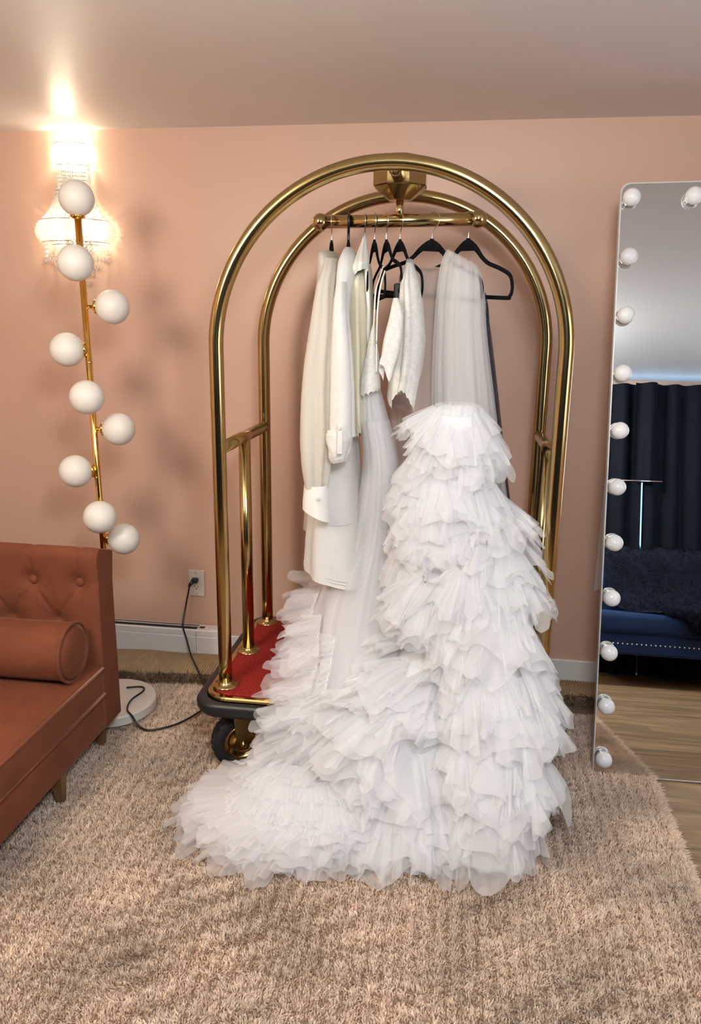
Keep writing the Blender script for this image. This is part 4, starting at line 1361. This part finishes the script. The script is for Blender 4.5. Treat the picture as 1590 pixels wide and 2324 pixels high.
# charcoal sequin dress
g = empty('sequin_dress', (0.12, -0.46, 0.85), 'dark charcoal sequin dress at the right end of the bar', 'dress')
link('body', L_['sequin'].mesh('b', 90, 70, 0.005, 7, 0.4, 0.5, seed=91), M['sequin'], g)
link('hanging_loop', sweep(spline([(0.050, -0.46, 1.535), (0.058, -0.50, 1.552), (0.070, -0.52, 1.50), (0.078, -0.53, 1.42)], 24), 0.003, 8), M['sequin'], g)

# ruffled tulle gown
rg = empty('ruffled_tulle_gown', (0.08, -0.95, 0.02), 'voluminous white gown of layered tulle ruffles spilling off the cart onto the rug', 'gown')
lt, lr, lm = L_['ruf_top'], L_['ruf_right'], L_['ruf_mid']
link('skirt_lining', Loft([(r[0], r[1], r[2], r[3] * 0.9, r[4] * 0.9) for r in LOFT['ruf_top']]).mesh('a', 100, 50, 0.006, 11, 0.5, seed=101), M['lining'], rg)
link('skirt_lining', Loft([(r[0], r[1], r[2], r[3] * 0.9, r[4] * 0.9) for r in LOFT['ruf_right']]).mesh('a', 110, 90, 0.010, 11, 0.4, seed=102), M['lining'], rg)
link('skirt_lining', Loft([(r[0] if r[0] > 0.012 else 0.012, r[1], r[2], r[3] * 0.9, r[4] * 0.9) for r in LOFT['ruf_mid']]).mesh('a', 110, 70, 0.010, 11, 0.4, seed=103), M['lining'], rg)
wb = Loft([(1.236, -0.008, -0.78, 0.060, 0.048), (1.225, -0.009, -0.78, 0.064, 0.053), (1.205, -0.010, -0.78, 0.070, 0.058)])
link('gathered_waist', wb.mesh('w', 120, 10, 0.004, 22, 0.3, seed=104), M['tulle'], rg)
lobe_ruffles(rg, lt, np.linspace(0.02, 0.84, 9), -PI - 0.35, 0.35, 0.105, 0.34, 0.012, 0.0055, 110, 3, jitter=1.1)
lobe_ruffles(rg, lr, np.linspace(0.03, 0.83, 16), -PI - 0.25, 0.40, 0.125, 0.40, 0.016, 0.006, 120, 3, jitter=1.5)
lobe_ruffles(rg, lm, np.linspace(0.02, 0.80, 10), -PI - 0.45, 0.15, 0.135, 0.40, 0.016, 0.006, 130, 3, side=-0.5, jitter=1.3)
# folded-back layer over the upper skirt
fl_ = Loft([(0.80, 0.03, -0.895, 0.05, 0.02), (0.76, 0.02, -0.90, 0.09, 0.03), (0.70, 0.01, -0.90, 0.12, 0.035), (0.63, 0.00, -0.90, 0.14, 0.04)])
lobe_ruffles(rg, fl_, [0.05, 0.4, 0.75], -PI - 0.2, 0.2, 0.14, 0.25, 0.015, 0.006, 140, 1, jitter=0.2)

# ------------------------------------------------------------------ behind the photographer, seen in the mirror
def curtain(name, x0, x1, z0, z1, yv, label, folds, seed, mat='navy_dark'):
    n = int((x1 - x0) * 110)
    x = np.linspace(x0, x1, n)
    rows = []
    for j in range(14):
        t = j / 13
        w = np.sin(x * folds + 1.4 * sinoise(x * 3, seed) + 0.3 * t) * (0.022 + 0.012 * t)
        rows.append(np.stack([x, yv + w, np.full(n, z1 + (z0 - z1) * t)], -1))
    o = link(name, mesh_grid(name, np.array(rows)), M[mat])
    return tag(o, label, 'curtain', 'navy curtains on the rear wall')


YC = -3.62
curtain('curtain', -2.72, 1.312, 0.001, 2.10, YC, 'dark navy curtain covering most of the rear wall, left of the light slit', 38, 1)
curtain('curtain', 1.329, 2.33, 0.001, 2.10, YC, 'dark navy curtain on the rear wall, right of the light slit', 38, 2)
w1 = structure('window_1', box_mesh('w1', 0.2, 2.25, YB + 0.001, YB + 0.02, 0.75, 2.11), M['daylight'], label='window with blue daylight showing in the slit between the navy curtains')
o = curtain('curtain', 1.25, 1.40, 1.372, 2.10, YC + 0.05, 'short dark navy curtain overlap above the light slit', 38, 3)
o = link('curtain_rail', sweep([(1.08, YC + 0.115, 1.372), (1.43, YC + 0.115, 1.376)], 0.0055, 10), M['chrome'])
tag(o, 'short thin chrome rail in front of the navy curtains', 'rail')

ns = empty('navy_sofa', (1.55, -3.2, 0.0), 'navy velvet sofa with nailhead trim in front of the dark curtains', 'sofa')
link('base', box_mesh('nb', 0.86, 2.28, -3.50, -2.96, 0.20, 0.33, 0.015, 2), M['navy'], ns, False)
link('seat_cushion', box_mesh('nc', 0.87, 2.27, -3.40, -2.945, 0.325, 0.46, 0.035, 4), M['navy'], ns)
link('backrest', box_mesh('nk', 0.86, 2.28, -3.56, -3.38, 0.24, 0.86, 0.04, 4), M['navy'], ns)
studs = [sphere(0.0065, (0.88 + 0.0285 * i, -2.962, 0.268), 8, 5) for i in range(49)]
o = link('nailhead', join_mesh('nh', studs), M['chrome'], ns)
o['kind'] = 'stuff'
o['label'] = 'row of small silver nailheads'
for lx in (0.92, 2.22):
    for ly in (-3.0, -3.46):
        link('leg', lathe([(0.016, 0.0), (0.024, 0.2), (0.0, 0.2)], 12, loc=(lx, ly, 0.0)), M['leg_wood'], ns)
# fur throw over its back and seat
nu_, nv_ = 70, 90
tx = np.linspace(0, 1, nu_)
path = spline([(0, -3.585, 0.55), (0, -3.59, 0.80), (0, -3.50, 0.885), (0, -3.36, 0.86), (0, -3.34, 0.60), (0, -3.24, 0.475), (0, -3.02, 0.475), (0, -2.918, 0.44), (0, -2.905, 0.34)], nv_)
P = np.zeros((nv_, nu_, 3))
for j in range(nv_):
    t = j / (nv_ - 1)
    xa = 1.02 + 0.46 * smoothstep(0.45, 1.0, np.array(t)) + 0.02 * math.sin(j * 0.5)
    xb = 2.18 - 0.46 * smoothstep(0.45, 1.0, np.array(t)) + 0.02 * math.sin(j * 0.7)
    P[j, :, 0] = xa + (xb - xa) * tx
    P[j, :, 1] = path[j, 1]
    P[j, :, 2] = path[j, 2] + 0.012 * sinoise(tx * 30 + t * 20, 5)
    P[j, :, 1] -= 0.012 * sinoise(tx * 26 - t * 30, 6)
th = empty('fur_throw', (1.6, -3.3, 0.5), 'dark navy fur throw draped over the navy sofa', 'throw')
link('hide', mesh_grid('hide', P), M['fur'], th)
q = P.reshape(-1, 3)
rr = np.random.RandomState(2)
idx = rr.randint(0, len(q), 14000)
o = link('fur', blades_mesh('fur', q[idx, 0] + rr.normal(0, 0.006, 14000), q[idx, 1] + rr.normal(0, 0.006, 14000), q[idx, 2], rr.uniform(0.02, 0.045, 14000), rr.uniform(0.002, 0.004, 14000), rr.normal(0, 0.4, 14000), 0.4 + rr.normal(0, 0.4, 14000), rr.uniform(0.1, 0.9, 14000), 3), M['fur'], th)
o['kind'] = 'stuff'
